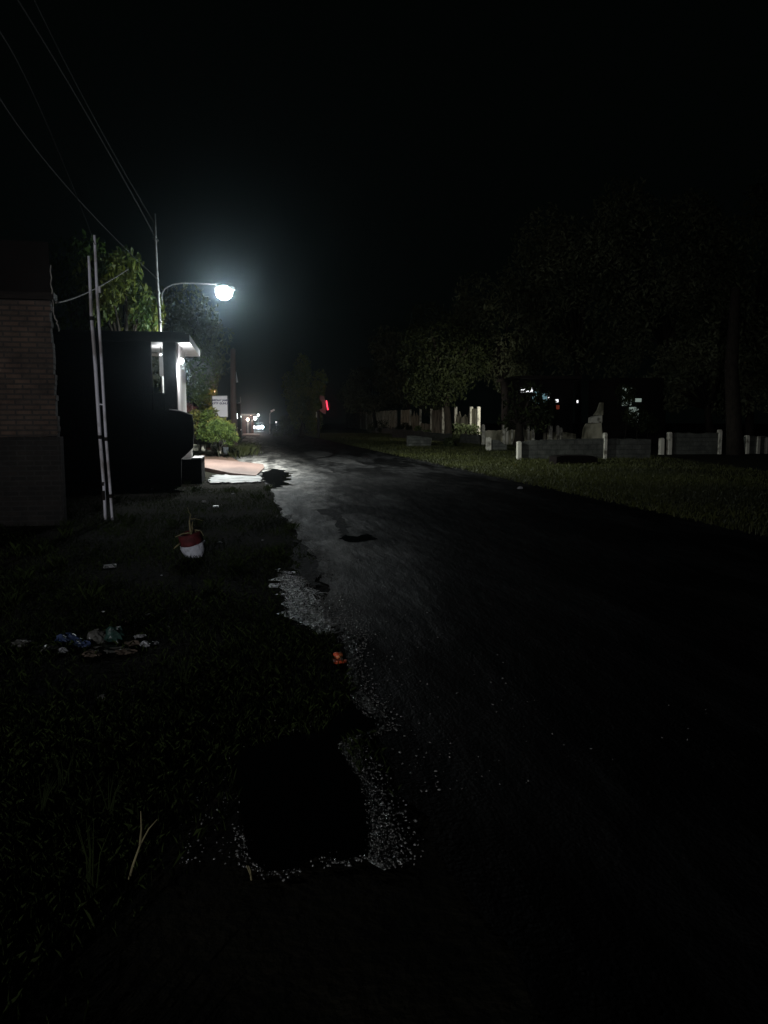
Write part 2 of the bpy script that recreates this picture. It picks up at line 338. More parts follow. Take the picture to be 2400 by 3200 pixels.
pudP = [(1112, 2195), (1150, 2236), (1185, 2252), (1190, 2275), (1150, 2296), (1090, 2312), (1055, 2335), (1090, 2400), (1130, 2450), (1155, 2520), (1160, 2600), (1150, 2680), (1080, 2700), (990, 2690), (940, 2722), (880, 2735), (830, 2738), (775, 2690), (760, 2600), (745, 2480), (728, 2375), (800, 2340), (900, 2312), (990, 2300), (1020, 2270), (1060, 2235), (1080, 2205)]
pud2 = sheet('puddle', G2(pudP), 0.018, M['water'], seg=.06, wob=.012)
pud3 = sheet('puddle', G2([(1062, 1690), (1078, 1676), (1110, 1680), (1150, 1672), (1175, 1690), (1120, 1698), (1090, 1697)]), 0.019, M['water'], seg=.08, wob=.05)
M['tar'] = mat('tar_patch', (.030, .029, .028), .85, .1, col2=(.010, .010, .010), nscale=2.2, thr=(.45, .6), bump=1, bscale=20, bdist=.03)
for q_ in ([(948, 1414), (1000, 1410), (1042, 1418), (1020, 1428), (985, 1432), (962, 1424)], [(985, 1436), (1060, 1428), (1110, 1440), (1140, 1455), (1090, 1452), (1040, 1446)],
           [(975, 1596), (1040, 1590), (1072, 1612), (1090, 1650), (1075, 1690), (1055, 1655), (1040, 1620), (1000, 1606)],
           [(925, 1690), (950, 1705), (985, 1770), (1000, 1830), (985, 1838), (950, 1808), (920, 1790), (915, 1740)],
           [(1000, 1462), (1030, 1470), (1042, 1478), (1015, 1474), (980, 1468)]):
    sheet('tar_patch', G2(q_), 0.0165, M['tar'], seg=.14, wob=.055)
pud3.name = 'puddle'

# ---------------------------------------------------------------- gravel stones and grass (stuff)
PX = G2(pudP)
def stones(n, sampler, smin, smax):
    P = sampler(n); k = len(P)
    base = np.array([[1,0,0],[-1,0,0],[0,1,0],[0,-1,0],[0,0,1],[0,0,-1]], float)
    fc = np.array([[0,2,4],[2,1,4],[1,3,4],[3,0,4],[2,0,5],[1,2,5],[3,1,5],[0,3,5]])
    sz = rng.uniform(smin, smax, (k, 1, 1))**1.0*rng.uniform(.6, 1.3, (k, 1, 3))
    V = base[None]*sz; V += rng.normal(0, .22, V.shape)*sz
    a = rng.uniform(0, 6.28, k); c, s = np.cos(a)[:, None], np.sin(a)[:, None]
    X = V[..., 0]*c-V[..., 1]*s; Yv = V[..., 0]*s+V[..., 1]*c; V = np.stack([X, Yv, V[..., 2]*.8], -1)
    V[..., 0] += P[:, None, 0]; V[..., 1] += P[:, None, 1]; V[..., 2] += P[:, None, 2]
    Fi = fc[None]+6*np.arange(k)[:, None, None]
    return V.reshape(-1, 3), Fi.reshape(-1, 3)
def samp(n):
    out = []
    # inside gravel patch
    xs = rng.uniform(-1, 1.6, 60000); ys = rng.uniform(3, 12, 60000)
    k = in_poly(xs, ys, gp); out.append(np.c_[xs[k], ys[k], np.full(k.sum(), 0.014)][:4500])
    # loose strip along road edge
    t = rng.uniform(0, 1, 9000); yy = 2.2+t**1.3*11; ex = np.interp(yy, [q[1] for q in left[::-1]], [q[0] for q in left[::-1]])
    xx = ex+rng.normal(0.06, .09, 9000); cl = np.sin(yy*5.1)+np.sin(yy*2.2+1)+np.sin(xx*9)*.6+rng.normal(0, .5, 9000); m_ = (cl > -.2) & (yy > 5.2)
    out.append(np.c_[xx, yy, np.full(9000, .014)][m_])
    xs = rng.uniform(.2, 1.0, 160000); ys = rng.uniform(2.2, 5.8, 160000); k = in_poly(xs, ys, gs); q = np.c_[xs[k], ys[k], np.full(k.sum(), .015)][:5200]
    q[:, 0] += np.abs(rng.normal(0, .045, len(q)))*(rng.uniform(0, 1, len(q)) < .5); out.append(q)
    # rim of the big puddle
    for i in range(len(PX)):
        a = np.array(PX[i]); b = np.array(PX[(i+1) % len(PX)]); L_ = np.linalg.norm(b-a); m = int(L_*(520 if (pudP[i][0] > 1030 or (pudP[i][1] > 2600 and 770 < pudP[i][0] < 960)) else 25))
        tt = rng.uniform(0, 1, (m, 1)); q = a+(b-a)*tt+rng.normal(0, .022, (m, 2)); out.append(np.c_[q, np.full(m, .012)])
    # stones left of the puddle
    q = np.array([tuple(gr(rng.uniform(560, 790), rng.uniform(2430, 2720))[:2]) for _ in range(130)]); out.append(np.c_[q, np.full(len(q), .012)])
    q = np.array([tuple(gr(rng.normal(950, 110), rng.normal(2270, 35))[:2]) for _ in range(500)]); out.append(np.c_[q, np.full(len(q), .008)])
    # stones by apron
    q = np.array([tuple(gr(rng.uniform(600, 860), rng.normal(1519, 5))[:2]) for _ in range(900)]); out.append(np.c_[q, np.full(len(q), .02)])
    # loose grit on the road
    yy = 3+rng.uniform(0, 1, 600)**1.5*20; xx = .6+rng.exponential(.4, 600); out.append(np.c_[xx, yy, np.full(600, .014)])
    P = np.concatenate(out); ins = in_poly(P[:, 0], P[:, 1], [(np.mean([q[0] for q in PX])+(x-np.mean([q[0] for q in PX]))*.9, np.mean([q[1] for q in PX])+(y-np.mean([q[1] for q in PX]))*.93) for x, y in PX])
    return P[~ins]
V, Fi = stones(0, samp, .002, .0085)
tag(np_mesh('gravel', V, Fi, M['gravel']), 'loose damp gravel along the left edge of the road', 'gravel', kind='stuff')
def blades(P, h0, h1, wd, lean=.5):
    k = len(P); a = rng.uniform(0, 6.28, k); h = rng.uniform(h0, h1, k); l = rng.uniform(0, lean, k)*h; b = rng.uniform(0, 6.28, k)
    wx, wy = np.cos(a)*wd, np.sin(a)*wd; lx, ly = np.cos(b)*l, np.sin(b)*l
    A = np.c_[P[:, 0]-wx, P[:, 1]-wy, P[:, 2]]; B = np.c_[P[:, 0]+wx, P[:, 1]+wy, P[:, 2]]
    C = np.c_[P[:, 0]+wx*.6+lx*.45, P[:, 1]+wy*.6+ly*.45, P[:, 2]+h*.6]; D = np.c_[P[:, 0]+lx, P[:, 1]+ly, P[:, 2]+h*(1-.3*l/h)]
    V = np.stack([A, B, C, D], 1).reshape(-1, 3); Fq = np.array([[0, 1, 2, 3]])+4*np.arange(k)[:, None]
    return V, Fq
n = 210000
yy = 1.2+rng.uniform(0, 1, n)**1.6*21; xx = rng.uniform(-1, 1, n)*yy*.42-.05*yy-.2
ex = np.interp(yy, [q[1] for q in left[::-1]], [q[0] for q in left[::-1]])
keep = (xx < ex-.02) & (xx > -5.5) & ~in_poly(xx, yy, gp) & ~in_poly(xx, yy, G2([(955, 1740), (930, 1790), (1010, 1870), (1060, 1960), (1060, 1900), (1000, 1800)])) & ~in_poly(xx, yy, [(x*1.03, y) for x, y in PX]) & ~in_poly(xx, yy, mud)
keep &= (np.sin(xx*3.1+np.sin(yy*1.7)*2)+np.sin(yy*2.3+xx) + rng.normal(0, .8, n) > -.9)
keep &= ~((xx > -.45+.22*np.sin(yy*2.3)+rng.normal(0, .16, n)) & (yy < 3.4+rng.normal(0, .2, n)))
P = np.c_[xx, yy, np.zeros(n)][keep]
V, Fq = blades(P, .015, .07, .0022, .9)
tc = P[rng.choice(len(P), 110)]; tc = tc[tc[:, 1] > 6.6]
T_ = np.repeat(tc, 45, 0)+np.c_[rng.normal(0, .05, (len(tc)*45, 2)), np.zeros(len(tc)*45)]
V2, F2 = blades(T_, .06, .17, .0018, .8); Fq = np.r_[Fq, F2+len(V)]; V = np.r_[V, V2]
tag(np_mesh('grass', V, Fq, M['grass']), 'short patchy grass covering the left roadside verge', 'grass', kind='stuff')
n = 110000
yy = 9+rng.uniform(0, 1, n)**1.3*95; xx = 7.0+rng.uniform(-.03, 1, n)*(4+yy*.22)
P = np.c_[xx, yy, np.zeros(n)]; P = P[rng.uniform(0, 1, n) < np.clip(1.1-(xx-7)/(4+yy*.2)*.5, .2, 1)]
V, Fq = blades(P, .04, .15, .010, .8)
tag(np_mesh('grass', V, Fq, M['grassr']), 'yellow green grass verge along the right side of the road', 'grass', kind='stuff')
tag(sheet('verge', [(7.1, 6), (11, 6), (18, 60), (30, 150), (7.2, 150), (7.1, 60)], 0.006, mat('verge_soil', (0.055, 0.065, 0.018), .9, .2, col2=(0.02, 0.022, 0.01), nscale=.8, bump=1, bscale=9, bdist=.05)), kind='structure')
# grass tuft by pole at far left
P = np.array([tuple(gr(rng.normal(745, 25), rng.normal(1412, 7))[:2])+(0,) for _ in range(2500)]); V, Fq = blades(P, .15, .5, .02, .7)
tag(np_mesh('grass', V, Fq, M['grassr']), 'taller grass around the foot of the brown utility pole', 'grass', kind='stuff')

# ---------------------------------------------------------------- foliage
def leaves(blobs, n, size, droop=.5, asp=.38):
    """blobs: list of (x,y,z,rx,ry,rz,weight)"""
    B = np.array(blobs, float); wts = B[:, 6]/B[:, 6].sum(); idx = rng.choice(len(B), n, p=wts)
    d = rng.normal(0, 1, (n, 3)); d /= np.linalg.norm(d, axis=1)[:, None]; r = rng.uniform(.15, 1, (n, 1))**.45
    C = B[idx, :3]+d*r*B[idx, 3:6]
    ax = rng.normal(0, 1, (n, 3)); ax[:, 2] -= droop*1.6; ax /= np.linalg.norm(ax, axis=1)[:, None]
    o = rng.normal(0, 1, (n, 3)); sd = np.cross(ax, o); sd /= np.linalg.norm(sd, axis=1)[:, None]
    s = size*rng.uniform(.6, 1.35, (n, 1)); nn = np.cross(ax, sd)
    V = np.stack([C-ax*s*.5, C+sd*s*asp*.5+nn*s*.06, C+ax*s*.5-nn*s*.1, C-sd*s*asp*.5+nn*s*.06], 1)
    return V.reshape(-1, 3), np.array([[0, 1, 2, 3]])+4*np.arange(n)[:, None]
def tree(name, base, crown_c, rad, n, size, label, lm, group=None, trunk_r=.2, nb=14, droop=.5, cat='tree', bare=False, asp=.38, spread=.72):
    base = Vector(base); cc = Vector(crown_c)
    t = empty(name, base, label, cat, group)
    tb = MB(); mid = base.lerp(cc, .55)+Vector((random.uniform(-.2, .2), random.uniform(-.2, .2), 0))
    tb.tube([base-Vector((0, 0, .1)), base.lerp(mid, .35)+Vector((.08, 0, 0)), mid, cc], [trunk_r*1.25, trunk_r, trunk_r*.75, trunk_r*.3], 8)
    blobs = []
    for i in range(nb):
        a = random.uniform(0, 6.28); e = random.uniform(-1, 1); q = spread*random.uniform(.5, 1)
        p = Vector((cc.x+rad[0]*q*math.cos(a)*math.sqrt(1-e*e*.7), cc.y+rad[1]*q*math.sin(a)*math.sqrt(1-e*e*.7), cc.z+rad[2]*q*e))
        k = random.uniform(.26, .46); blobs.append((*p, rad[0]*k, rad[1]*k, rad[2]*k, k**2))
        tb.tube([mid, mid.lerp(p, .6)+Vector((0, 0, rad[2]*.08)), p], [trunk_r*.45, trunk_r*.25, trunk_r*.08], 5)
    tb.build('trunk', M['bark'], t, True)
    V, Fq = leaves(blobs, n, size, droop, asp)
    np_mesh('crown', V, Fq, M[lm], t)
    return t
# big leafy tree behind the porch, lit from the lamp
def gz(p): return Vector((p.x, p.y, 0))
c = at(390, 945, 29)
tree('mango_tree', gz(at(395, 1300, 30)), c, (1.5, 2.0, 1.7), 3300, .26, 'large leaved tree with yellow green leaves rising behind the flat porch roof', 'leafy', trunk_r=.22, nb=20, droop=.9, spread=.8)
c = at(300, 900, 31)
tree('mango_tree', gz(at(260, 1300, 32)), c, (2.3, 2.4, 2.3), 2600, .24, 'dim dark green tree behind the twin pale pipes', 'leaf', trunk_r=.2, nb=14, droop=.9)
c = at(618, 1165, 46)
tree('roadside_tree', gz(at(600, 1400, 46)), c, (1.35, 1.6, 2.5), 6500, .24, 'green leafy tree between the lit porch corner and the white sign', 'plant', trunk_r=.2, nb=22, droop=.6, spread=.8)
c = at(560, 1060, 46)
tree('roadside_tree', gz(at(560, 1400, 47)), c, (3.6, 3, 3.2), 5000, .32, 'dim tall tree far behind the porch roof under the street lamp glow', 'leafd', trunk_r=.25, nb=16)
# dim conical tree right of the road end
c = at(955, 1235, 80)
tree('roadside_tree', gz(at(940, 1352, 80)), c, (2.3, 2.5, 3.9), 9000, .34, 'tall narrow olive tree standing where the road disappears', 'leafy', trunk_r=.25, nb=22, spread=.75)
# right-hand trees: (px, py centre, Y, rx, rz, n, size, label)
RT = [
 (1390, 1125, 64, 4.4, 4.0, 9000, .34, 'green tree overhanging the tall concrete fence, nearest the road', 'leafs'),
 (1560, 1040, 74, 5.6, 6.2, 9000, .44, 'dark round tree behind the tall fence posts', 'leafd'),
 (1165, 1215, 130, 6.5, 5.0, 6000, .6, 'far low dark tree behind the left end of the fence', 'leafd'),
 (1285, 1150, 108, 6.5, 6.0, 7000, .55, 'black tree behind the middle of the fence', 'leafd'),
 (1800, 930, 68, 7.2, 7.8, 12000, .45, 'broad dark tree above the low block wall', 'leafd'),
 (2080, 850, 63, 7.2, 9.0, 13000, .45, 'tallest dark tree with its crown high over the right side wall', 'leafd'),
 (2330, 950, 58, 6.5, 9.0, 12000, .45, 'dark tree cut by the right edge of the view', 'leafd'),
 (2200, 1190, 56, 4.5, 2.8, 6500, .42, 'low dense dark tree just above the right hand wall', 'leafd'),
 (1640, 1270, 47, 1.9, 1.5, 800, .34, 'small tree in front of the lit blue windows', 'leafs'),
]
for px, py, Y, rx, rz, n, sz, lb, lm in RT:
    c = at(px, py, Y); b = gz(at(px+random.uniform(-25, 25), 1380, Y))
    tree('roadside_tree', b, c, (rx, rx*.8, rz), n, sz, lb, lm, 'trees behind the right hand wall', trunk_r=.32, nb=24, spread=.85)

# ---------------------------------------------------------------- brick house at left
Yb = 12.2
xr = at(190, 1365, Yb).x
bh = empty('brick_house', (xr-2, Yb, 0), 'old pale brick house wall with darker base at the left edge', 'house')
zlow = at(100, 1365, Yb).z; ztop = at(150, 940, Yb).z
up = []
yy_ = zlow
outline = [Vector((xr-6, Yb, zlow))]
x_ = xr-6
while x_ < xr-.1:
    x_ += .22; outline.append(Vector((min(x_, xr), Yb, zlow+random.uniform(-.012, .012))))
z_ = zlow
while z_ < ztop:
    outline.append(Vector((xr-.04-.03*((z_-zlow)/2)+random.uniform(-.014, .014), Yb, z_))); z_ += .076
    outline.append(Vector((outline[-1].x, Yb, z_)))
outline.append(Vector((xr-6, Yb, ztop)))
MB().prism(outline, (0, .14, 0)).build('upper_wall', M['brick'], bh)
MB().box(xr-6, xr-.02, Yb+.02, Yb+.24, -.2, zlow-.003).build('dark_base', M['bricklow'], bh)  # lower wall in a darker brick colour
MB().prism([(xr-6, Yb+.26, 0), (xr-.12, Yb+.26, 0), (xr-1.9, Yb+3.0, 0), (xr-6, Yb+3, 0)], (0, 0, ztop-.05)).build('side_wall', M['darkwall'], bh)
MB().prism([(xr-6.3, Yb-.12, ztop+.003), (xr+.02, Yb-.12, ztop+.003), (xr+.0, Yb+.2, ztop+.003), (xr-1.9, Yb+3.1, ztop+.003), (xr-6.3, Yb+3.1, ztop+.003)], (0, 0, .1)).build('roof', M['black'], bh)
xs_ = at(158, 900, Yb+.3).x; MB().prism([(xr-6.2, Yb+.3, ztop+.104), (xs_, Yb+.3, ztop+.104), (xs_-1.8, Yb+3, ztop+.104), (xr-6.2, Yb+3, ztop+.104)], (0, 0, at(150, 742, Yb).z-ztop-.1)).build('upper_storey', M['darkwall'], bh)
for a, b, nm in (((157, 828), (167, 985), .008), ((172, 985), (186, 1035), .010)):
    q = MB(); A = at(*a, Yb-.2); B = at(*b, Yb-.05)
    q.tube([A.lerp(B, k/8)+Vector((random.uniform(-.012, .012), 0, 0)) for k in range(9)], nm, 5); q.build('hanging_cord', M['rope'], bh)

# ---------------------------------------------------------------- twin pipes
def pipe_pts(l, Y0): return [at(x, y, Y0) for x, y in l]
Yp = gr(340, 1625).y
tp = empty('twin_pipe_mast', gr(341, 1625), 'pair of tall leaning galvanised pipes joined by a rung beside the brick house', 'mast')
pl1 = pipe_pts([(277, 800), (279, 833), (285, 980), (298, 1142), (312, 1360), (325, 1520), (330, 1632)], Yp)
pl2 = pipe_pts([(295, 735), (297, 768), (304, 925), (315, 1088), (331, 1360), (344, 1520), (352, 1632)], Yp)
MB().tube(pl1, [.018, .021, .024, .027, .028, .024, .024], 10).build('pipe', M['galv'], tp, True)
MB().tube(pl2, [.018, .021, .023, .023, .023, .022, .022], 10).build('pipe', M['galv'], tp, True)
MB().tube([at(309, 1263, Yp), at(324, 1265, Yp)], .012, 6).build('rung', M['galv'], tp)
for x, y in ((286, 995), (312, 1366), (332, 1372), (324, 1548), (322, 1512), (347, 1550)):
    p = at(x, y, Yp); h = .03 if y != 1548 else .075
    MB().tube([p-Vector((0, 0, h)), p+Vector((0, 0, h))], .031, 10).build('clamp', M['black'], tp)
MB().tube([at(311, 895, Yp), at(312, 915, Yp)], .02, 6).build('insulator', M['whitep'], tp)

# ---------------------------------------------------------------- dark porch house
Y0 = 20.0
XR = at(553, 1200, Y0).x; zb = at(500, 1068, Y0).z; zt = at(500, 1040, Y0).z
X1, X2 = at(475, 1200, Y0).x, at(512, 1200, Y0).x; XL = at(150, 1200, Y0).x
zs = at(490, 1228, Y0).z
ph = empty('porch_house', (XR-2, Y0+1.5, 0), 'dark house with flat roof slab and brightly lit white corner wall below the street lamp', 'house')
MB().box(XL, X1, Y0, Y0+.16, 0, zb).box(X2, XR-.005, Y0, Y0+.16, 0, zb).box(X1+.003, X2-.003, Y0+.01, Y0+.15, 0, zs).build('front_wall', M['darkwall'], ph)  # near-black colour carries the shade of the unlit front
xe = at(592, 1068, Y0).x; zf = zt-.02
YF = 24.4
MB().box(XL-.2, xe, Y0-.02, YF, zb+.004, zf-.006).build('roof_slab', M['whitep'], ph)
MB().box(XL-.3, xe+.004, Y0-.08, Y0-.022, zb-.01, zf).build('shaded_fascia', M['black'], ph)  # added dark board, paints the shade on the slab's front edge
MB().box(XL-.3, xe-.1, Y0+.0, YF-.1, zf-.005, zf+.05).build('roof_covering', M['black'], ph)
# white side wall facing the road, ragged far edge
zw0 = at(570, 1292, Y0).z-.05
MB().box(XR-.14, XR, Y0+.165, 22.9, .0, zb).build('side_wall', M['white'], ph, bevel=.01)
# shadow on the side wall built as a grey corner piece under the slab
MB().prism([(XR-.02, Y0+.17, zb), (XR-.02, Y0+1.9, zb), (XR-.02, Y0+1.2, zb-.10), (XR-.02, Y0+.6, zb-.30), (XR-.02, Y0+.17, zb-.62)], (.05, 0, 0)).build('bracket', M['pale'], ph)  # stands in for the shadow under the slab, not a real bracket
# rear beam and post seen through the front opening
Yr = 22.95
bx0 = at(440, 1090, Yr); zlb = at(490, 1091, Yr).z; zpb = at(490, 1118, Yr).z
xpl = at(496, 1090, Yr).x; xpr = at(530, 1090, Yr).x
MB().prism([(XL+.5, Yr, zb), (xpr, Yr, zb), (xpr, Yr, zpb-.5), (xpl, Yr, zpb-.5), (xpl, Yr, zpb), (xpl-.03, Yr, zlb-.12), (xpl-.10, Yr, zlb-.02), (xpl-.22, Yr, zlb), (XL+.5, Yr, zlb)], (0, .2, 0)).build('rear_beam', M['white'], ph)
wl = empty('wall_lamp', at(556, 1128, Y0+.3), 'bright bare wall lamp on the white corner of the dark house', 'lamp')
wl.location.x = XR+.10; wlp = Vector(wl.location)
MB().tube([wlp+Vector((-.10, 0, .06)), wlp+Vector((0, 0, .06))], .015, 6).build('bracket', M['steel'], wl)
MB().ball(wlp, .060, 12, (1, 1, 1.15)).build('bulb', M['lampw'], wl, True)
def point(name, loc, P, col=(1, 1, 1), r=.05, spot=None):
    d = bpy.data.lights.new(name, 'POINT'); d.energy = P; d.color = col; d.shadow_soft_size = r
    o = bpy.data.objects.new(name, d); COL.objects.link(o); o.location = loc; return o
point('wall_lamp_light', wlp+Vector((.03, .02, -.15)), 130, (.97, .97, 1), .06)
# hidden ceiling bulb inside the porch
cb = empty('ceiling_bulb', (X1+.1, Y0+1.3, zb-.2), 'small bulb under the porch ceiling behind the front opening', 'lamp')
MB().tube([Vector(cb.location)+Vector((0, 0, .2)), Vector(cb.location)], .01, 5).build('cord', M['black'], cb)
MB().ball(cb.location, .03, 8).build('bulb', M['lampm'], cb, True)
point('ceiling_bulb_light', Vector(cb.location)-Vector((0, 0, .07)), 14, (.95, .97, 1), .03)

# low dark parapet with ragged end, white step and block
Yq = 19.2
pp = [(430, 1282), (530, 1282), (560, 1286), (600, 1298), (604, 1320), (605, 1345), (603, 1372), (604, 1398), (590, 1412), (576, 1426), (566, 1434), (566, 1535), (430, 1535)]
pw = MB().prism([at(x, y, Yq) for x, y in pp], (0, .16, 0)).build('parapet', M['darkwall'])
bpn = tag(pw, 'black low parapet wall with chipped lower corner in front of the lit porch corner', 'wall')
cp = MB().tube([at(528, 1280, Yq+.05), at(560, 1284, Yq+.05), at(602, 1298, Yq+.05)], .018, 6).build('pipe_rail', M['steel'], pw)
st = MB(); a = at(568, 1428, 20.6); b = at(598, 1405, 20.6)
st.prism([at(560, 1440, 20.6), at(598, 1440, 20.6), at(598, 1398, 20.6), at(590, 1404, 20.6), at(560, 1432, 20.6)], (0, .5, 0))
tag(st.build('cheek_wall', M['white']), 'small white sloping cheek wall of the steps below the parapet', 'wall')
cu = empty('concrete_block_base', gr(600, 1500), 'dark square masonry base with a pale cap slab at the roadside', 'base')
yq = 19.9
A = at(520, 1432, yq); B = at(629, 1432, yq)
MB().box(A.x, B.x, yq, yq+1.5, -.05, A.z-.03).build('block', M['darkwall'], cu)
MB().box(A.x+.6, B.x+.01, yq+.05, yq+1.3, A.z-.027, A.z).build('cap', M['white'], cu)
MB().box(A.x-2.6, A.x-.02, yq+.1, yq+.9, -.05, A.z-.05).build('plinth', M['darkwall'], cu)

# pink driveway ramp: a raised concrete slab
rp = [gr(628, 1470), gr(628, 1436, .1), gr(720, 1441, .1), gr(822, 1450, .05), gr(826, 1462, .03), gr(800, 1489, .03), gr(720, 1481, .08)]
rm = MB(); top = [Vector((p.x, p.y, z)) for p, z in zip(rp, (.12, .14, .12, .05, .04, .06, .11))]
bot = [Vector((p.x, p.y, -.02)) for p in top]; nR = len(top)
rm.add(top+bot, [tuple(range(nR))]+[(i, i+nR, (i+1) % nR+nR, (i+1) % nR) for i in range(nR)])
tag(rm.build('driveway_ramp', M['ramp']), 'pinkish concrete driveway ramp running from the house to the road', 'ramp')
# pale kerb behind it
kb = MB(); p0 = gr(596, 1414); p1 = gr(640, 1413); p2 = gr(700, 1424)
kb.prism([(p0.x-2, p0.y, 0), (p0.x, p0.y-.8, 0), (p1.x, p1.y-1.6, 0), (p2.x, p2.y-1.0, 0), (p2.x+.1, p2.y, 0), (p1.x, p1.y+.5, 0), (p0.x-2, p0.y+1, 0)], (0, 0, .14))
tag(kb.build('kerb_platform', M['potc']), 'low pale cement platform under the row of flower pots', 'platform')

# ---------------------------------------------------------------- street lamp
Ys = 27.0
sl = empty('street_lamp', gz(at(512, 1300, Ys)), 'tall thin grey street lamp with curved arm and glaring white head over the road', 'street lamp')
pts = [at(x, y, Ys) for x, y in ((484, 668), (486, 745), (491, 870), (499, 1000), (508, 1225))]
bse = gz(pts[-1]+(pts[-1]-pts[-2]).normalized()*3.2); pts.append(bse-Vector((0, 0, .1)))
MB().tube(pts, [.028, .034, .047, .052, .062, .068], 12).build('pole', M['steel'], sl, True)
for x, y in ((497, 958), (501, 1006), (495, 915)):
    p = at(x, y, Ys); MB().tube([p-Vector((0, 0, .035)), p+Vector((0, 0, .035))], .062, 12).build('band', M['steel'], sl, True)
p1 = at(506, 1148, Ys); MB().tube([p1-Vector((0.004, 0, .12)), p1+Vector((-.004, 0, .12))], .066, 12).build('painted_band', M['white'], sl, True)
arm = [(507, 953), (505, 930), (506, 918), (513, 905), (524, 896), (540, 889), (565, 885), (600, 885), (640, 887), (676, 889)]
MB().tube([at(x, y, Ys-.1) for x, y in arm], .018, 8).build('arm', M['steel'], sl, True)
hd = at(700, 905, Ys-.1)
MB().prism([hd+Vector((-.30, -.11, 0)), hd+Vector((.28, -.13, -.01)), hd+Vector((.36, -.06, -.02)), hd+Vector((.36, .06, -.02)), hd+Vector((.28, .13, -.01)), hd+Vector((-.30, .11, 0))], (0, 0, .10)).build('lamp_head', M['steel'], sl, bevel=.02)
MB().ball(hd+Vector((.0, 0, -.10)), .27, 16, (1.0, .8, .85)).build('lens', M['lamps'], sl, True)
LP = at(700, 922, Ys-.1)
sp = bpy.data.lights.new('street_lamp_light', 'SPOT'); sp.energy = 5400; sp.color = (.95, 1.0, .97); sp.shadow_soft_size = .05
sp.spot_size = R(171); sp.spot_blend = .65
so = bpy.data.objects.new('street_lamp_light', sp); COL.objects.link(so); so.location = LP-Vector((0, 0, .40)); so.rotation_euler = (R(15), R(-3), 0)   # head tilted a little up the road
MB().tube([at(x, y, Ys) for x, y in ((478, 745), (486, 749), (495, 752))], .03, 6).build('crossarm', M['steel'], sl)

# ---------------------------------------------------------------- cables
def cable(name, ptsY, r, label, m='wire', seg=24, group=None):
    P = [at(x, y, Y) for x, y, Y in ptsY]
    out = []
    for i in range(seg+1):      # quadratic through three points
        t = i/seg
        if len(P) == 3:
            a = (1-t)*(1-2*t); b = 4*t*(1-t); c_ = t*(2*t-1); out.append(P[0]*a+P[1]*b+P[2]*c_)
        else: out.append(P[0].lerp(P[1], t))
    tag(MB().tube(out, r, 5).build(name, M[m], None, True), label, 'cable', group)
cable('overhead_cable', ((506, 885, 27), (233, 611, 14), (-120, 60, 5.5)), .008, 'service cable dropping from the street lamp pole, lowest of the overhead cables', group='overhead cables')
cable('overhead_cable', ((485, 740, 27), (315, 434, 14), (-60, -180, 6)), .008, 'upper overhead cable running from the top of the street lamp pole', group='overhead cables')
cable('overhead_cable', ((484, 700, 27), (330, 434, 16), (60, -100, 8)), .006, 'thinnest overhead cable beside the upper one', group='overhead cables')
cable('overhead_cable', ((297, 765, 12.2), (120, 330, 8.2), (-60, 40, 5)), .006, 'cable running from the twin pipe mast to the top left corner', group='overhead cables')
cable('washing_rope', ((175, 946, 12.1), (285, 908, 15), (400, 842, 19)), .013, 'pale rope strung from the brick house across behind the twin pipes', 'rope')

# ---------------------------------------------------------------- sign, brown pole, plants
Yg = 42.0
sg = empty('notice_board', gz(at(690, 1400, Yg)), 'white rectangular sign board with two lines of dark lettering beside the brown pole', 'sign')
q = [at(663, 1238, Yg), at(710, 1237, Yg), at(712, 1303, Yg), at(666, 1302, Yg)]
MB().prism(q, (0, .05, 0)).build('board', M['sign'], sg)
fr = MB(); qq = q+[q[0]]
for i in range(4): fr.tube([qq[i]+Vector((0, .02, 0)), qq[i+1]+Vector((0, .02, 0))], .03, 4)
fr.build('frame', M['steel'], sg)
pm = MB(); pm.tube([at(672, 1302, Yg+.06), gz(at(672, 1302, Yg+.06))], .03, 6); pm.tube([at(706, 1302, Yg+.06), gz(at(706, 1302, Yg+.06))], .03, 6); pm.build('post', M['steel'], sg)
def text(txt, loc, size, parent, m):
    cu_ = bpy.data.curves.new('lettering', 'FONT'); cu_.body = txt; cu_.size = size; cu_.extrude = .002; cu_.offset = .006; cu_.align_x = 'CENTER'
    to = bpy.data.objects.new('tmp', cu_); COL.objects.link(to); bpy.context.view_layer.update()
    me = bpy.data.meshes.new_from_object(to.evaluated_get(bpy.context.evaluated_depsgraph_get())); bpy.data.objects.remove(to)
    o = bpy.data.objects.new('lettering', me); COL.objects.link(o); me.materials.clear(); me.materials.append(m)
    me.transform(Matrix.Translation(loc) @ Matrix.Rotation(math.pi/2, 4, 'X'))
    o.parent = parent; o.matrix_parent_inverse = parent_inv(parent); return o
text('MEDIAY JAMU', at(689, 1253.5, Yg-.012), .135, sg, M['ink'])
text('KPTB GUNUL', at(689, 1263.5, Yg-.012), .145, sg, M['ink'])
tag(MB().box(at(682, 1300, 44).x, at(703, 1300, 44).x, 44, 44.2, 0, at(690, 1303, 44).z).build('board_panel', M['pale']), 'plain grey board standing behind the white sign', 'board')
up_ = empty('utility_pole', gz(at(732, 1420, 41.5)), 'thick dark brown wooden utility pole right of the white sign', 'pole')
MB().tube([at(728, 1090, 41.5), at(729, 1250, 41.5), at(734, 1405, 41.5), gz(at(736, 1420, 41.5))], [.13, .16, .19, .20], 10).build('shaft', mat('brown_pole', (.07, .045, .04), .8, .2, noise=.4, nscale=3, stretch=(1, 1, .2)), up_, True)
MB().tube([at(730, 1130, 44), at(734, 1160, 44), at(741, 1195, 44)], .06, 6).build('bracket_arm', M['galv'], up_)
MB().tube([at(745, 1258, 43), at(752, 1257, 43), at(751, 1240, 43)], .025, 6).build('hook', M['steel'], up_)
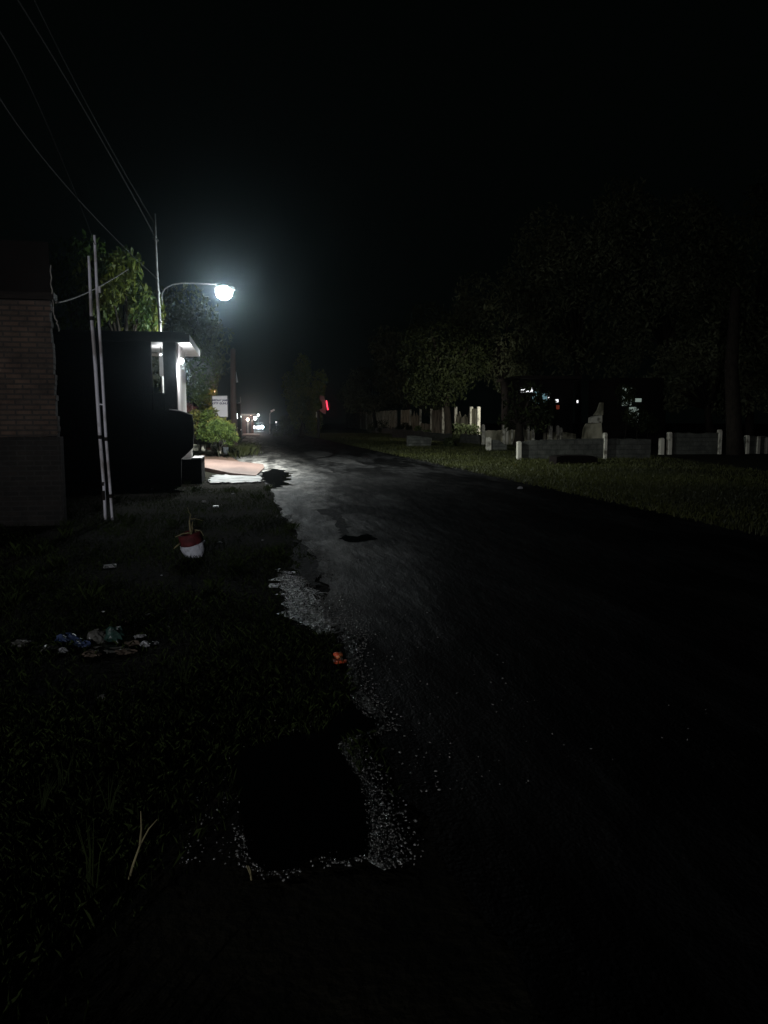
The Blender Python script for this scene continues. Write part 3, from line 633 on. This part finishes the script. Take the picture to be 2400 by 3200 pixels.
# clutter of a small stall right of the brown pole
sk = empty('roadside_stall', gz(at(745, 1400, 44)), 'cluttered narrow roadside stall with pale fittings right of the brown pole', 'stall')
MB().box(at(740, 1300, 46).x, at(752, 1300, 46).x, 46, 47.5, 0, at(745, 1262, 46).z).build('body', M['darkwall'], sk)
for x, y, w_, h_ in ((729, 1259, 4, 3), (735, 1267, 5, 3), (732, 1273, 3, 3), (742, 1338, 2, 4), (733, 1352, 2, 2), (735, 1366, 4, 3), (737, 1376, 2, 6), (753, 1343, 2, 4)):
    p = at(x, y, 43.5); MB().obox(p, Vector((w_*.009, 0, .004)), Vector((0, .05, 0)), Vector((.006, 0, h_*.009))).build('fitting', M['sign'], sk)
MB().obox(at(733, 1318, 43.5), Vector((.05, 0, 0)), Vector((0, .05, 0)), Vector((.01, 0, .09))).build('shelf_box', M['winw'], sk)
MB().obox(at(733, 1337, 43.5), Vector((.045, 0, 0)), Vector((0, .05, 0)), Vector((.01, 0, .17))).build('panel', M['pale'], sk)
MB().tube([at(740, 1292, 43.5), at(741, 1308, 43.5)], .035, 8).build('tube_light', M['lampm'], sk)

# pots and plants on the platform
pots = [(612, 1401, 24, 'potc'), (636, 1402, 16, 'potc'), (668, 1403, 19, 'potc'), (689, 1410, 8, 'potc'), (706, 1412, 18, 'potd')]
plant_l = ['widest squat cement pot at the left end of the platform', 'second pale cement pot from the left with a yellow green shrub', 'squat cement pot below the sign with a dense green shrub', 'narrowest pale pot next to the dark pot', 'dark grey pot with feathery grass by the brown pole']
leafm = ['leafr', 'planty', 'plant', 'planty', 'plant']; hts = [2.0, 1.9, 1.7, 1.4, 1.3]
for i, (px, py, wd, m_) in enumerate(pots):
    p = gr(px, py+8, .14); rr = wd/2*p.y/F
    t = empty('potted_plant', p, plant_l[i], 'potted plant', 'potted plants on the platform')
    MB().lathe(p, [(rr*.7, .0), (rr*.95, .1), (rr, .25), (rr*.9, .32), (rr*.8, .30)], 14).build('pot', M[m_], t, True)
    st_ = MB()
    bl = []
    for j in range(7):
        q = p+Vector((random.uniform(-.5, .5), random.uniform(-.4, .4), hts[i]*random.uniform(.45, 1)))
        st_.tube([p+Vector((0, 0, .25)), p.lerp(q, .5)+Vector((.04, 0, .1)), q], [.02, .014, .006], 5); bl.append((*q, .34, .3, .32, 1))
    st_.build('stem', M['bark'], t)
    V, Fq = leaves(bl, 900 if i != 4 else 1500, .19 if i != 4 else .3, .3, .42 if i != 4 else .1)
    np_mesh('foliage', V, Fq, M[leafm[i]], t)

# ---------------------------------------------------------------- far lights along the road
def globe_lamp(px, py, Y, d_px, m_, label, pole=True, name='lamp_post'):
    p = at(px, py, Y); r = d_px/2*Y/F
    t = empty(name, gz(p), label, 'lamp', 'distant lamps at the end of the road')
    MB().tube([gz(p), p], .05, 6).build('pole', M['steel'], t)
    MB().ball(p, r, 12).build('globe', M[m_], t, True)
    return p
globe_lamp(751, 1302, 90, 7, 'lampm', 'small round white lamp on a thin post, leftmost of the distant lamps')
globe_lamp(774, 1311, 100, 9, 'lampp', 'larger orange tinted lamp low over the distant shop')
globe_lamp(784, 1301, 110, 7, 'lampp', 'smaller pinkish lamp above the orange tinted one')
globe_lamp(797, 1307, 120, 12, 'lampm', 'large round white lamp in the distant cluster')
globe_lamp(807, 1297, 140, 8, 'lampm', 'highest small white lamp of the distant cluster')
globe_lamp(863, 1319, 130, 5, 'lampm', 'lone tiny white lamp right of the headlights')
# oncoming car
cY = 132.0; cp_ = gz(at(807, 1330, cY))
car = empty('oncoming_car', cp_, 'distant dark oncoming car with both headlights blazing', 'car')
b_ = MB(); b_.prism([cp_+Vector((-.85, -2.0, .30)), cp_+Vector((.85, -2.0, .30)), cp_+Vector((.88, -2.0, .85)), cp_+Vector((-.88, -2.0, .85))], (0, 4.1, 0))
b_.prism([cp_+Vector((.80, -1.0, .86)), cp_+Vector((.80, -.3, 1.42)), cp_+Vector((.80, 1.4, 1.42)), cp_+Vector((.80, 1.9, .86))], (-1.6, 0, 0)); b_.build('body', M['carp'], car, bevel=.05)
MB().prism([cp_+Vector((-.68, -1.03, .92)), cp_+Vector((.68, -1.03, .92)), cp_+Vector((.62, -.38, 1.36)), cp_+Vector((-.62, -.38, 1.36))], (0, .01, .01)).build('windscreen', M['glass'], car)
for sx in (-.62, .62):
    MB().ball(cp_+Vector((sx, -2.02, .68)), .15 if sx < 0 else .25, 12, (1, .3, 1)).build('headlight', M['lampw'], car, True)
    for sy in (-1.3, 1.3):
        MB().tube([cp_+Vector((sx*1.15, sy, .32)), cp_+Vector((sx*1.42, sy, .32))], .32, 14).build('wheel', M['tyre'], car)
point('headlight_glow', cp_+Vector((0, -3.6, .75)), 420, (.95, .98, 1), .1)
# motorcycle nearer
mY = 100.; mp_ = gz(at(796, 1332, mY)) 
shop = empty('far_shop', gz(at(770, 1330, 104)), 'small brown red shop front lit by lamps beside the far road', 'shop')
a = at(756, 1308, 104); b = at(792, 1308, 104)
MB().box(a.x, b.x, 104, 108, 0, a.z+.4).build('wall', M['redwall'], shop)
MB().box(a.x-.3, b.x+.3, 103, 108.2, a.z+.45, a.z+.6).build('awning', M['pale'], shop)
MB().box(a.x+.5, a.x+1.2, 103.95, 103.99, .05, 2.0).build('door', M['black'], shop)
point('far_shop_light', at(782, 1306, 99), 500, (1, .75, .62), .15)
tag(MB().box(at(756, 1347, 86).x, at(800, 1347, 86).x+.4, 84, 98, -.02, .10).build('far_kerb', M['ramp']), 'pale raised pavement edge in front of the distant shop', 'kerb')
ol = empty('orange_lamp', at(671, 1224, 46), 'glowing orange lamp just above the white sign', 'lamp')
p = at(671, 1225, 46); ol.location = gz(p)
MB().tube([gz(p), p], .03, 6).build('pole', M['steel'], ol); MB().ball(p, .085, 12, (1, 1, 1.3)).build('bulb', M['lampp'], ol, True)
point('orange_lamp_light', p-Vector((0, .25, 0)), 26, (1, .38, .15), .08)
yl = empty('eave_lights', at(655, 1182, 50), 'pair of tiny yellow lights glinting in the tree above the sign', 'lamp')
yl.location = gz(at(655, 1182, 50))
MB().tube([gz(at(655, 1182, 50)), at(655, 1184, 50), at(661, 1182, 50)], .02, 5).build('pole', M['steel'], yl)
MB().ball(at(661, 1182, 50), .055, 10).build('bulb', M['lampy'], yl, True); MB().ball(at(650, 1182, 50), .04, 10, (1.6, 1, .8)).build('bulb', M['lampy'], yl, True)
# far right street lamp unlit with shade
fl = empty('unlit_lamp_post', gz(at(843, 1330, 105)), 'thin grey post with an unlit tilted lamp shade near the headlights', 'lamp')
MB().tube([gz(at(843, 1330, 105)), at(843, 1293, 105), at(849, 1286, 105)], .07, 6).build('pole', M['pale'], fl)
MB().obox(at(852, 1283, 105), Vector((.25, 0, .12)), Vector((0, .2, 0)), Vector((-.06, 0, .1))).build('shade', M['sign'], fl)

# red neon sign
nY = 75.
ns = empty('neon_sign', gz(at(995, 1340, nY)), 'tall shop sign on a dark post with one glowing red neon tube', 'sign')
MB().tube([gz(at(995, 1340, nY)), at(995, 1283, nY)], .14, 8).build('post', M['black'], ns)
MB().prism([at(x, y, nY) for x, y in ((999, 1236), (1013, 1238), (1015, 1250), (1018, 1252), (1018, 1294), (1010, 1292), (998, 1282), (1008, 1275), (1006, 1256), (1000, 1250))], (0, .15, 0)).build('panel', mat('dull_pink_panel', (.16, .10, .10), .7, noise=.3, nscale=2), ns)
MB().tube([at(1020, 1252, nY-.1), at(1024.5, 1281, nY-.1)], .055, 8).build('neon_tube', M['neon'], ns, True)
MB().tube([at(1028.5, 1258, nY), at(1030, 1276, nY)], .03, 6).build('bracket', M['red'], ns)
MB().obox(at(989, 1296, nY), Vector((.05, 0, 0)), Vector((0, .05, 0)), Vector((0, 0, .26))).build('small_plate', M['concw'], ns)
point('neon_light', at(1026, 1268, nY-.6), 7, (1, .05, .1), .1)
# ---------------------------------------------------------------- right: tall fence
def topy(px): return 1290+(px-1081)/(1495-1081)*(1271-1290)
def boty(px): return 1319+(px-1081)/(1495-1081)*(1376-1319)
def fD(px): return 2.6*F/(boty(px)-topy(px))
def fp(px, py):
    d = raydir(px, py); s = fD(px)/ (d.x*math.sin(YAW)+d.y*math.cos(YAW)); return Vector((d.x*s, d.y*s, CH+d.z*s))
fc = empty('concrete_fence', fp(1347, 1357), 'tall weathered concrete fence with pale posts running away along the right verge', 'fence')
posts = [1081, 1091, 1100, 1114, 1128, 1146, 1165, 1183, 1201, 1221, 1238, 1256, 1283, 1314, 1348, 1385, 1424, 1473, 1496]
for px in posts:
    a = fp(px, topy(px)); b = gz(fp(px, boty(px))); b.z = min(a.z-2.6, 0)-.1; w_ = .13 if px < 1300 else .11
    vv = [Vector((a.x-w_+random.uniform(-.02, .02), a.y-w_, b.z)), Vector((a.x+w_, a.y-w_, b.z)), Vector((a.x+w_, a.y-w_, a.z+.05+random.uniform(-.1, .05))), Vector((a.x-w_, a.y-w_, a.z+.05+random.uniform(-.05, .05)))]
    MB().prism(vv, (0, 2*w_, 0)).build('post', M['concw'], fc)
for i in range(len(posts)-1):
    if posts[i] in (1385, 1238) : continue
    a = fp(posts[i], topy(posts[i])); b = fp(posts[i+1], topy(posts[i+1]))
    tz = .06 if posts[i] < 1300 else (-.1 if posts[i] != 1314 else -1.5)
    n_ = 8; top_ = []
    for j in range(n_+1):
        q = a.lerp(b, j/n_); top_.append(Vector((q.x, q.y+.0, q.z-.05+tz+random.uniform(-.05, .05)-(.9*abs(math.sin(j*1.3+i)) if posts[i] in (1424, 1283) else 0))))
    ol_ = [Vector((a.x, a.y, -.1))]+top_+[Vector((b.x, b.y, -.1))]
    MB().prism(ol_, (.06, .02, 0)).build('panel', M['conc'], fc)
# low rubble wall in front of the fence foot
for (x0, x1, yt0, yt1, yb0, yb1, lb) in ((1150, 1240, 1335, 1338, 1350, 1358, 'low rubble footing under the far part of the tall fence'), (1225, 1500, 1337, 1362, 1368, 1390, 'low crumbling grey wall along the foot of the tall fence')):
    A0 = gr(x0, yb0); A1 = gr(x1, yb1); n_ = 22; o_ = [A0-Vector((0, 0, .1))]
    for j in range(n_+1):
        x = x0+(x1-x0)*j/n_; q = A0.lerp(A1, j/n_); pyt = yt0+(yt1-yt0)*j/n_+random.uniform(-3, 3); o_.append(Vector((q.x, q.y, at(x, pyt, q.y).z)))
    o_.append(A1-Vector((0, 0, .1)))
    tag(MB().prism(o_, (.15, .3, 0)).build('rubble_wall', M['block']), lb, 'wall')
bk = gr(1272, 1396)
q = [at(x, y, bk.y) for x, y in ((1272, 1396), (1345, 1408), (1350, 1368), (1300, 1362), (1272, 1362))]
tag(MB().prism(q, (.2, 1.2, 0)).build('block_stub', M['block']), 'short dark grey block wall stub standing on the grass verge', 'wall')
# low block walls
def lowwall(pxs, yb, label, m_='block', posts_=(), Yfix=None, name='block_wall'):
    """pxs: outline (px, py) of face top from left to right"""
    Yw = Yfix or gr(pxs[0][0], yb).y
    t = empty(name, gz(at(pxs[len(pxs)//2][0], yb, Yw)), label, 'wall')
    pts_ = []
    for (x0, y0), (x1, y1) in zip(pxs[:-1], pxs[1:]):
        for j in range(6): pts_.append(at(x0+(x1-x0)*j/6, y0+(y1-y0)*j/6+random.uniform(-1.5, 1.5), Yw))
    pts_.append(at(*pxs[-1], Yw))
    o_ = [Vector((pts_[0].x, Yw, -.1))]+pts_+[Vector((pts_[-1].x, Yw, -.1))]
    MB().prism(o_, (0, .16, 0)).build('wall_face', M[m_], t)
    for (px, w_, yt) in posts_:
        a = at(px, yt, Yw-.1); h_ = w_/2*Yw/F
        MB().prism([Vector((a.x-h_, a.y, -.1)), Vector((a.x+h_, a.y, -.1)), Vector((a.x+h_*.9, a.y, a.z-.06)), Vector((a.x+h_*.3, a.y, a.z)), Vector((a.x-h_, a.y, a.z-.02))], (0, .22, 0)).build('post', M['concw'], t)
    return t
lowwall([(1536, 1376), (1560, 1375), (1584, 1392)], 1408, 'short broken wall with a leaning whitewashed end post, left of the long wall', posts_=((1529, 15, 1366),))
lowwall([(1630, 1380), (1700, 1374), (1850, 1370), (1960, 1371), (2035, 1373)], 1437, 'long mossy block wall with a pale end post at its left end', posts_=((1625, 12, 1379), (1895, 9, 1352)))
lowwall([(2108, 1352), (2180, 1354), (2250, 1352)], 1425, 'right hand stretch of block wall between two pale posts', posts_=((2072, 13, 1368), (2097, 12, 1350), (2254, 10, 1342)), Yfix=34)
lowwall([(2330, 1364), (2440, 1362)], 1425, 'last bit of wall with flaking white posts at the right edge', posts_=((2340, 10, 1360), (2374, 9, 1363), (2398, 8, 1366)), Yfix=34)
lowwall([(1512, 1345), (1560, 1345), (1640, 1343), (1672, 1350)], 1372, 'farther low wall with a row of whitewashed stub posts behind the broken one', 'conc', ((1512, 8, 1326), (1576, 8, 1327), (1586, 7, 1336), (1634, 10, 1330), (1653, 6, 1328), (1667, 8, 1340), (1601, 4, 1342)), Yfix=50)
lowwall([(1700, 1352), (1770, 1350), (1800, 1356)], 1372, 'far low wall with three pale stubs seen above the long block wall', 'conc', ((1722, 12, 1328), (1745, 8, 1330), (1756, 8, 1336)), Yfix=50)
# stepped tomb-like monument
my = 46.
mo = empty('stepped_monument', gz(at(1868, 1360, my)), 'pale stepped stone monument rising behind the long block wall', 'monument')
MB().prism([at(x, y, my) for x, y in ((1836, 1372), (1840, 1340), (1848, 1324), (1880, 1322), (1884, 1372))], (0, .9, 0)).build('lower_step', M['conc'], mo)
MB().prism([at(x, y, my) for x, y in ((1850, 1322), (1852, 1305), (1862, 1300), (1882, 1298), (1882, 1321))], (0, .6, 0)).build('upper_step', M['concw'], mo)
MB().prism([at(x, y, my) for x, y in ((1860, 1298), (1872, 1282), (1880, 1258), (1887, 1258), (1885, 1297))], (0, .35, 0)).build('spire', M['conc'], mo)
# far right house with lit openings
hY = 52.
fh = empty('far_house', gz(at(1700, 1350, hY)), 'distant dark house with a white tube light and bluish windows behind the trees', 'house')
MB().box(at(1624, 1300, hY).x, at(1790, 1300, hY).x, hY, hY+4, 0, at(1600, 1185, hY).z).build('wall', M['darkwall'], fh)
MB().box(at(1614, 1300, hY).x, at(1800, 1300, hY).x, hY-.8, hY+4.5, at(1600, 1184, hY).z, at(1600, 1175, hY).z).build('roof', M['black'], fh)
def pane(x0, x1, y0, y1, Y, m_, par, nm='window'):
    a = at(x0, y0, Y); b = at(x1, y1, Y); MB().box(a.x, b.x, Y-.06, Y-.01, b.z, a.z).build(nm, M[m_], par)
pane(1628, 1664, 1212, 1226, hY, 'winw', fh, 'tube_light')
pane(1664, 1683, 1224, 1262, hY, 'winc', fh); pane(1692, 1708, 1230, 1272, hY, 'winc', fh)
pane(1711, 1716, 1241, 1249, hY, 'winw', fh, 'small_light'); pane(1736, 1744, 1248, 1257, hY, 'winw', fh, 'small_light'); pane(1738, 1747, 1266, 1279, hY, 'winr', fh, 'red_lantern')
fs = bpy.data.lights.new('fence_fill_light', 'SPOT'); fs.energy = 2900; fs.color = (1, .98, .86); fs.shadow_soft_size = .12; fs.spot_size = R(66); fs.spot_blend = .7
fo = bpy.data.objects.new('fence_fill_light', fs); COL.objects.link(fo); fo.location = at(1520, 1235, hY-2.0)  # added spot in mid air to brighten the fence, no lamp hangs there
fo.rotation_euler = (at(1262, 1330, 90)-fo.location).to_track_quat('-Z', 'Y').to_euler()
pane(1802, 1806, 1251, 1259, hY-3, 'winw', fh, 'small_light')
h2 = empty('far_house', gz(at(1975, 1350, 51)), 'second distant house showing pale lit wall through the leaves right of the monument', 'house')
MB().box(at(1915, 1300, 51).x, at(2070, 1300, 51).x, 51, 55, 0, at(1950, 1180, 51).z).build('wall', M['darkwall'], h2)
pane(1945, 1972, 1210, 1268, 51, 'wing', h2); pane(1966, 1994, 1272, 1322, 51, 'wing', h2); pane(1985, 2003, 1245, 1256, 51, 'wing', h2)
# foliage between that chops up the lit panes
for px, py, Y, r, lb in ((1952, 1240, 48, .85, 'dark shrub leaves crossing the upper lit pane of the second far house'), (1988, 1300, 47, .85, 'dark shrub crossing the lower lit pane of the second far house'), (1705, 1275, 49, .75, 'dark shrub crossing the bluish windows'), (2025, 1325, 50, .9, 'small pale leaved shrub behind the gap in the wall')):
    c = at(px, py, Y); tree('wild_shrub', gz(c), c, (r*1.25, r*.7, r*1.2), 900, .2, lb, 'leafs', 'shrubs in front of the far houses', .03, 16, cat='shrub', spread=.62)
# bushes low along fence
for px, py, Y, r, lb in ((1180, 1338, 105, 1.3, 'low bush at the far end of the fence'), (1262, 1340, 92, .9, 'low bush hiding the fence foot at its middle'), (1320, 1352, 68, .7, 'round bush by the near fence posts'), (1455, 1350, 55, .9, 'dark bush between the two nearest tall fence posts'), (1400, 1390, 47, .6, 'dark bush on the verge in front of the nearest fence posts'), (905, 1335, 84, 1.4, 'rounded bush at the foot of the tall narrow tree')):
    c = at(px, py, Y); tree('bush', gz(c), c, (r*1.5, r, r), 900, .26, lb, 'leafs', 'bushes along the right verge', .04, 9, cat='bush')
# tree trunk in front of right wall
tag(MB().tube([gz(at(2297, 1430, 33)), at(2295, 1350, 33), at(2285, 1150, 33), at(2300, 900, 33)], [.42, .36, .30, .2], 10).build('bare_trunk', M['bark'], None, True), 'thick black tree trunk in front of the right hand wall', 'tree')
dk = gr(1760, 1452)
tag(MB().prism([at(x, y, dk.y) for x, y in ((1738, 1458), (1740, 1428), (1760, 1424), (1850, 1424), (1868, 1432), (1868, 1455), (1800, 1462))], (0, .7, 0)).build('culvert_block', M['darkwall']), 'black rectangular culvert block in front of the long wall', 'culvert')

# ---------------------------------------------------------------- painted pot with dead plant
pg = gr(612, 1738)
pt = empty('painted_tyre_pot', pg, 'tilted round pot painted red above and white below with a dead plant', 'plant pot')
tilt = Matrix.Translation(pg) @ Matrix.Rotation(R(-13), 4, 'Y') @ Matrix.Rotation(R(6), 4, 'X')
def lat(prof, n=22, wob=.03, zc=None):
    m = MB(); m.lathe((0, 0, 0), prof, n, wob); m.v = [tuple(tilt @ Vector(p)) for p in m.v]; return m
lat([(.10, -.03), (.115, .02), (.135, .08), (.142, .13), (.140, .155)], wob=.09).build('white_band', M['potw'], pt, True)
lat([(.134, .157), (.138, .19), (.130, .25), (.125, .285), (.110, .29), (.10, .26)], wob=.04).build('red_band', M['red'], pt, True)
s_ = MB(); top = Vector(tilt @ Vector((0, 0, .27)))
def tw(l, r0): s_.tube([at(x, y, pg.y+dy) for x, y, dy in l], [r0*(1-.6*k/(len(l)-1)) for k in range(len(l))], 6)
tw(((598, 1672, 0), (594, 1650, 0), (592, 1630, 0), (596, 1605, .02)), .014); tw(((603, 1662, -.05), (600, 1645, 0), (602, 1630, 0)), .010)
tw(((596, 1675, -.12), (602, 1655, -.06), (606, 1655, 0), (620, 1672, -.1)), .008); tw(((594, 1622, 0), (612, 1621, 0), (635, 1628, 0)), .005)
tw(((600, 1664, -.1), (570, 1668, -.1), (548, 1678, -.1)), .010); tw(((563, 1698, -.1), (550, 1708, -.12), (543, 1715, -.12)), .012)
tw(((610, 1656, -.06), (628, 1660, -.05), (636, 1674, -.1)), .008); tw(((598, 1612, 0), (590, 1600, 0), (586, 1585, 0)), .004)
s_.build('dead_stem', M['straw'], pt, True)

# ---------------------------------------------------------------- litter
def crumple(px, py, wx, hz, m_, name, label, cat='litter', amp=.35, grp='litter on the verge', flat=False):
    p = gr(px, py); a = wx/2*p.y/F; h = hz*p.y/F
    mb = MB(); mb.ball((p.x, p.y, h*.45), 1.0, 14, (a, a*.7, h*.55))
    out = []
    for v in mb.v:
        d = Vector(v)-Vector((p.x, p.y, h*.45)); k_ = 1+amp*(random.random()-.5)*1.6; out.append((p.x+d.x*k_, p.y+d.y*k_, max(.003, h*.45+d.z*k_)))
    mb.v = out
    return tag(mb.build(name, M[m_]), label, cat, grp)
crumple(68, 2022, 60, 22, 'plasticc', 'plastic_bag', 'clear crumpled bag, leftmost piece of the rubbish heap', 'bag')
crumple(212, 2008, 70, 26, 'plasticb', 'plastic_bag', 'blue crumpled plastic bag in the rubbish heap', 'bag')
crumple(196, 2040, 30, 16, 'plasticw', 'paper_scrap', 'pale torn scrap just below the blue bag')
crumple(305, 2010, 52, 40, 'plasticc', 'plastic_bag', 'rounded brown grey bag at the middle of the rubbish heap', 'bag')
crumple(362, 2008, 62, 50, 'plasticg', 'plastic_bag', 'dark green bag behind the middle of the rubbish heap', 'bag')
crumple(368, 2016, 14, 14, 'plasticw', 'paper_scrap', 'small white scrap lying against the dark green bag')
crumple(392, 2042, 60, 14, 'card', 'cardboard_piece', 'flattened brown cardboard in front of the dark green bag', 'cardboard')
crumple(290, 2050, 60, 16, 'card', 'cardboard_piece', 'dull cardboard in front of the brown grey bag', 'cardboard')
crumple(440, 1998, 42, 14, 'plasticw', 'paper_scrap', 'upper white crumpled scrap at the right end of the rubbish heap')
crumple(452, 2024, 30, 20, 'plasticw', 'paper_scrap', 'lower white crumpled scrap at the right end of the rubbish heap')
crumple(483, 2014, 26, 10, 'plasticw', 'paper_scrap', 'rightmost small white scrap of the rubbish heap')
crumple(472, 1925, 30, 9, 'plasticc', 'paper_scrap', 'grey scrap lying above the right end of the rubbish heap')
crumple(325, 1914, 14, 5, 'plasticw', 'paper_scrap', 'thin pale scrap above the middle of the rubbish heap')
crumple(297, 1870, 8, 12, 'plasticw', 'paper_scrap', 'tiny upright white scrap between the heap and the pale strip')
crumple(582, 1916, 12, 9, 'card', 'paper_scrap', 'small brown scrap in the grass right of the rubbish heap')
crumple(528, 1963, 8, 8, 'plasticw', 'paper_scrap', 'tiny white triangular scrap right of the heap')
crumple(637, 1571, 13, 7, 'plasticw', 'paper_scrap', 'round pale scrap in the grass behind the painted pot')
crumple(688, 1698, 14, 5, 'plasticw', 'paper_scrap', 'flat white scrap just right of the painted pot')
crumple(476, 1533, 11, 8, 'plasticc', 'paper_scrap', 'grey scrap in the dark in front of the house')
crumple(1625, 1529, 18, 9, 'plasticw', 'paper_scrap', 'pale scrap at the right edge of the road')
crumple(2170, 1540, 30, 5, 'plasticw', 'paper_scrap', 'long pale scrap on the right verge')
crumple(1741, 2293, 9, 8, 'plasticw', 'pebble', 'lone white pebble on the dark road', 'pebble')
crumple(1061, 2447, 8, 7, 'plasticw', 'pebble', 'white pebble shining in the big puddle', 'pebble')
crumple(320, 2190, 26, 20, 'plasticc', 'plastic_bag', 'dim grey bag in the dark grass below the rubbish heap', 'bag')
def strip(px, py, w_, h_, label, m_='plasticw'):
    p = gr(px, py); a = w_/2*p.y/F
    tag(MB().obox(p+Vector((0, 0, .018)), Vector((a, .01, .002)), Vector((-.004, .03, .004)), Vector((0, -.002, h_/2*p.y/F))).build('paper_strip', M[m_], bevel=.003), label, 'litter', 'litter on the verge')
strip(344, 1774, 36, 7, 'white flat strip lying alone below the twin pipes'); strip(674, 1586, 18, 5, 'white flat strip in the grass behind the painted pot')
for qx, qy, qw, lb in ((655, 1538, 9, 'tiny speck of litter just in front of the dark masonry base'), (728, 1545, 8, 'tiny speck of litter below the wet cement slab'), (820, 1690, 7, 'tiny pale speck at the dark road edge beyond the gravel'),
        (620, 1905, 8, 'tiny speck in the grass between the heap and the gravel'), (748, 1908, 8, 'tiny speck just left of the gravel patch'), (505, 1800, 6, 'tiny speck in the grass below the painted pot')):
    crumple(qx, qy, qw, 4, 'plasticw', 'paper_scrap', lb)
for qx, qy, qw, qh, m_, lb in ((140, 2030, 70, 12, 'plasticc', 'flat dark grey film between the clear bag and the blue bag'), (255, 2022, 44, 18, 'plasticb', 'dull bluish film between the blue bag and the brown grey bag'), (330, 2034, 90, 12, 'plasticc', 'wide flat grey sheet under the middle of the rubbish heap'),
        (420, 2020, 50, 16, 'card', 'brown crumpled paper between the green bag and the white scraps'), (395, 1950, 24, 9, 'card', 'torn brown scrap above the dark green bag')):
    crumple(qx, qy, qw, qh, m_, 'rubbish_sheet', lb, amp=.7)
# orange litter
og = gr(1065, 2076)
ob = empty('orange_packet', og, 'crushed orange red plastic box lying open at the road edge', 'litter')
s1 = og.y/F
bx = MB(); bx.obox(og+Vector((.002, 0, .018)), Vector((18*s1, .006, .002)), Vector((0, .012, 0)), Vector((.002, -.004, 5*s1))); bx.build('front_flap', M['orange'], ob, bevel=.003)
bx = MB(); bx.obox(og+Vector((-.01, .055, .008)), Vector((17*s1, .0, .0)), Vector((0, .04, 0)), Vector((0, 0, .006))); bx.build('tray', M['orange'], ob, bevel=.002)
bx = MB(); a = og+Vector((-.03, .06, .035)); bx.tube([a, a+Vector((.045, .015, .006))], [.020, .019], 12); bx.build('cap', M['orange2'], ob, True)
bx = MB(); bx.ball(og+Vector((-.022, .06, .05)), .018, 12, (1.2, 1, .8)); bx.build('crumpled_top', M['orange'], ob, True)

# ---------------------------------------------------------------- weeds in the foreground
def twig(lists, r, name, label, m_='straw'):
    mb = MB()
    for l, Yd in lists:
        mb.tube([at(x, y, Yd) for x, y in l], [r*(1-.7*k/(len(l)-1)) for k in range(len(l))], 5)
    return tag(mb.build(name, M[m_], None, True), label, 'weed')
yt = gr(402, 2755).y
twig([([(402, 2755), (415, 2705), (438, 2640), (465, 2590), (492, 2560)], yt), ([(438, 2640), (442, 2590), (440, 2535)], yt)], .005, 'dry_weed', 'forked dry pale stalk standing in the dark foreground grass')
yt = gr(784, 2750).y
twig([([(786, 2752), (782, 2720), (776, 2705)], yt), ([(784, 2735), (770, 2704)], yt)], .004, 'dry_weed', 'short pale stalk at the lower left rim of the big puddle')
for i, (x, y, h) in enumerate(((340, 2560, 170), (200, 2480, 150), (575, 2150, 130), (130, 2560, 160), (290, 2800, 260))):
    yt = gr(x, y).y; l = []
    for k in range(6):
        dx = random.uniform(-60, 60); l.append(([(x+random.uniform(-15, 15), y), (x+dx*.4, y-h*.5), (x+dx, y-h*random.uniform(.7, 1))], yt))
    twig(l, .0035, 'tall_weed', ['dim tuft of tall weeds left of the forked stalk', 'dim tuft of tall weeds below the rubbish heap', 'thin tall weed between the rubbish heap and the road', 'dim tuft of tall weeds nearest the left edge', 'tallest dim weeds in the bottom left foreground'][i], 'grass')

# ---------------------------------------------------------------- haze, added to spread a halo around the lamps
hz = bpy.data.materials.new('glow_haze'); hz.use_nodes = True; nt = hz.node_tree; nt.nodes.clear()
out = nt.nodes.new('ShaderNodeOutputMaterial'); pv = nt.nodes.new('ShaderNodeVolumePrincipled')
pv.inputs['Density'].default_value = 0.00075; pv.inputs['Color'].default_value = (.72, .92, 1.0, 1); pv.inputs['Anisotropy'].default_value = .955
nt.links.new(pv.outputs[0], out.inputs['Volume'])
hb = MB().box(-80, 110, -45, 160, -1.0, 24).build('haze', hz); tag(hb, kind='stuff'); hb['label'] = 'thin haze added for the glow around the lamps'
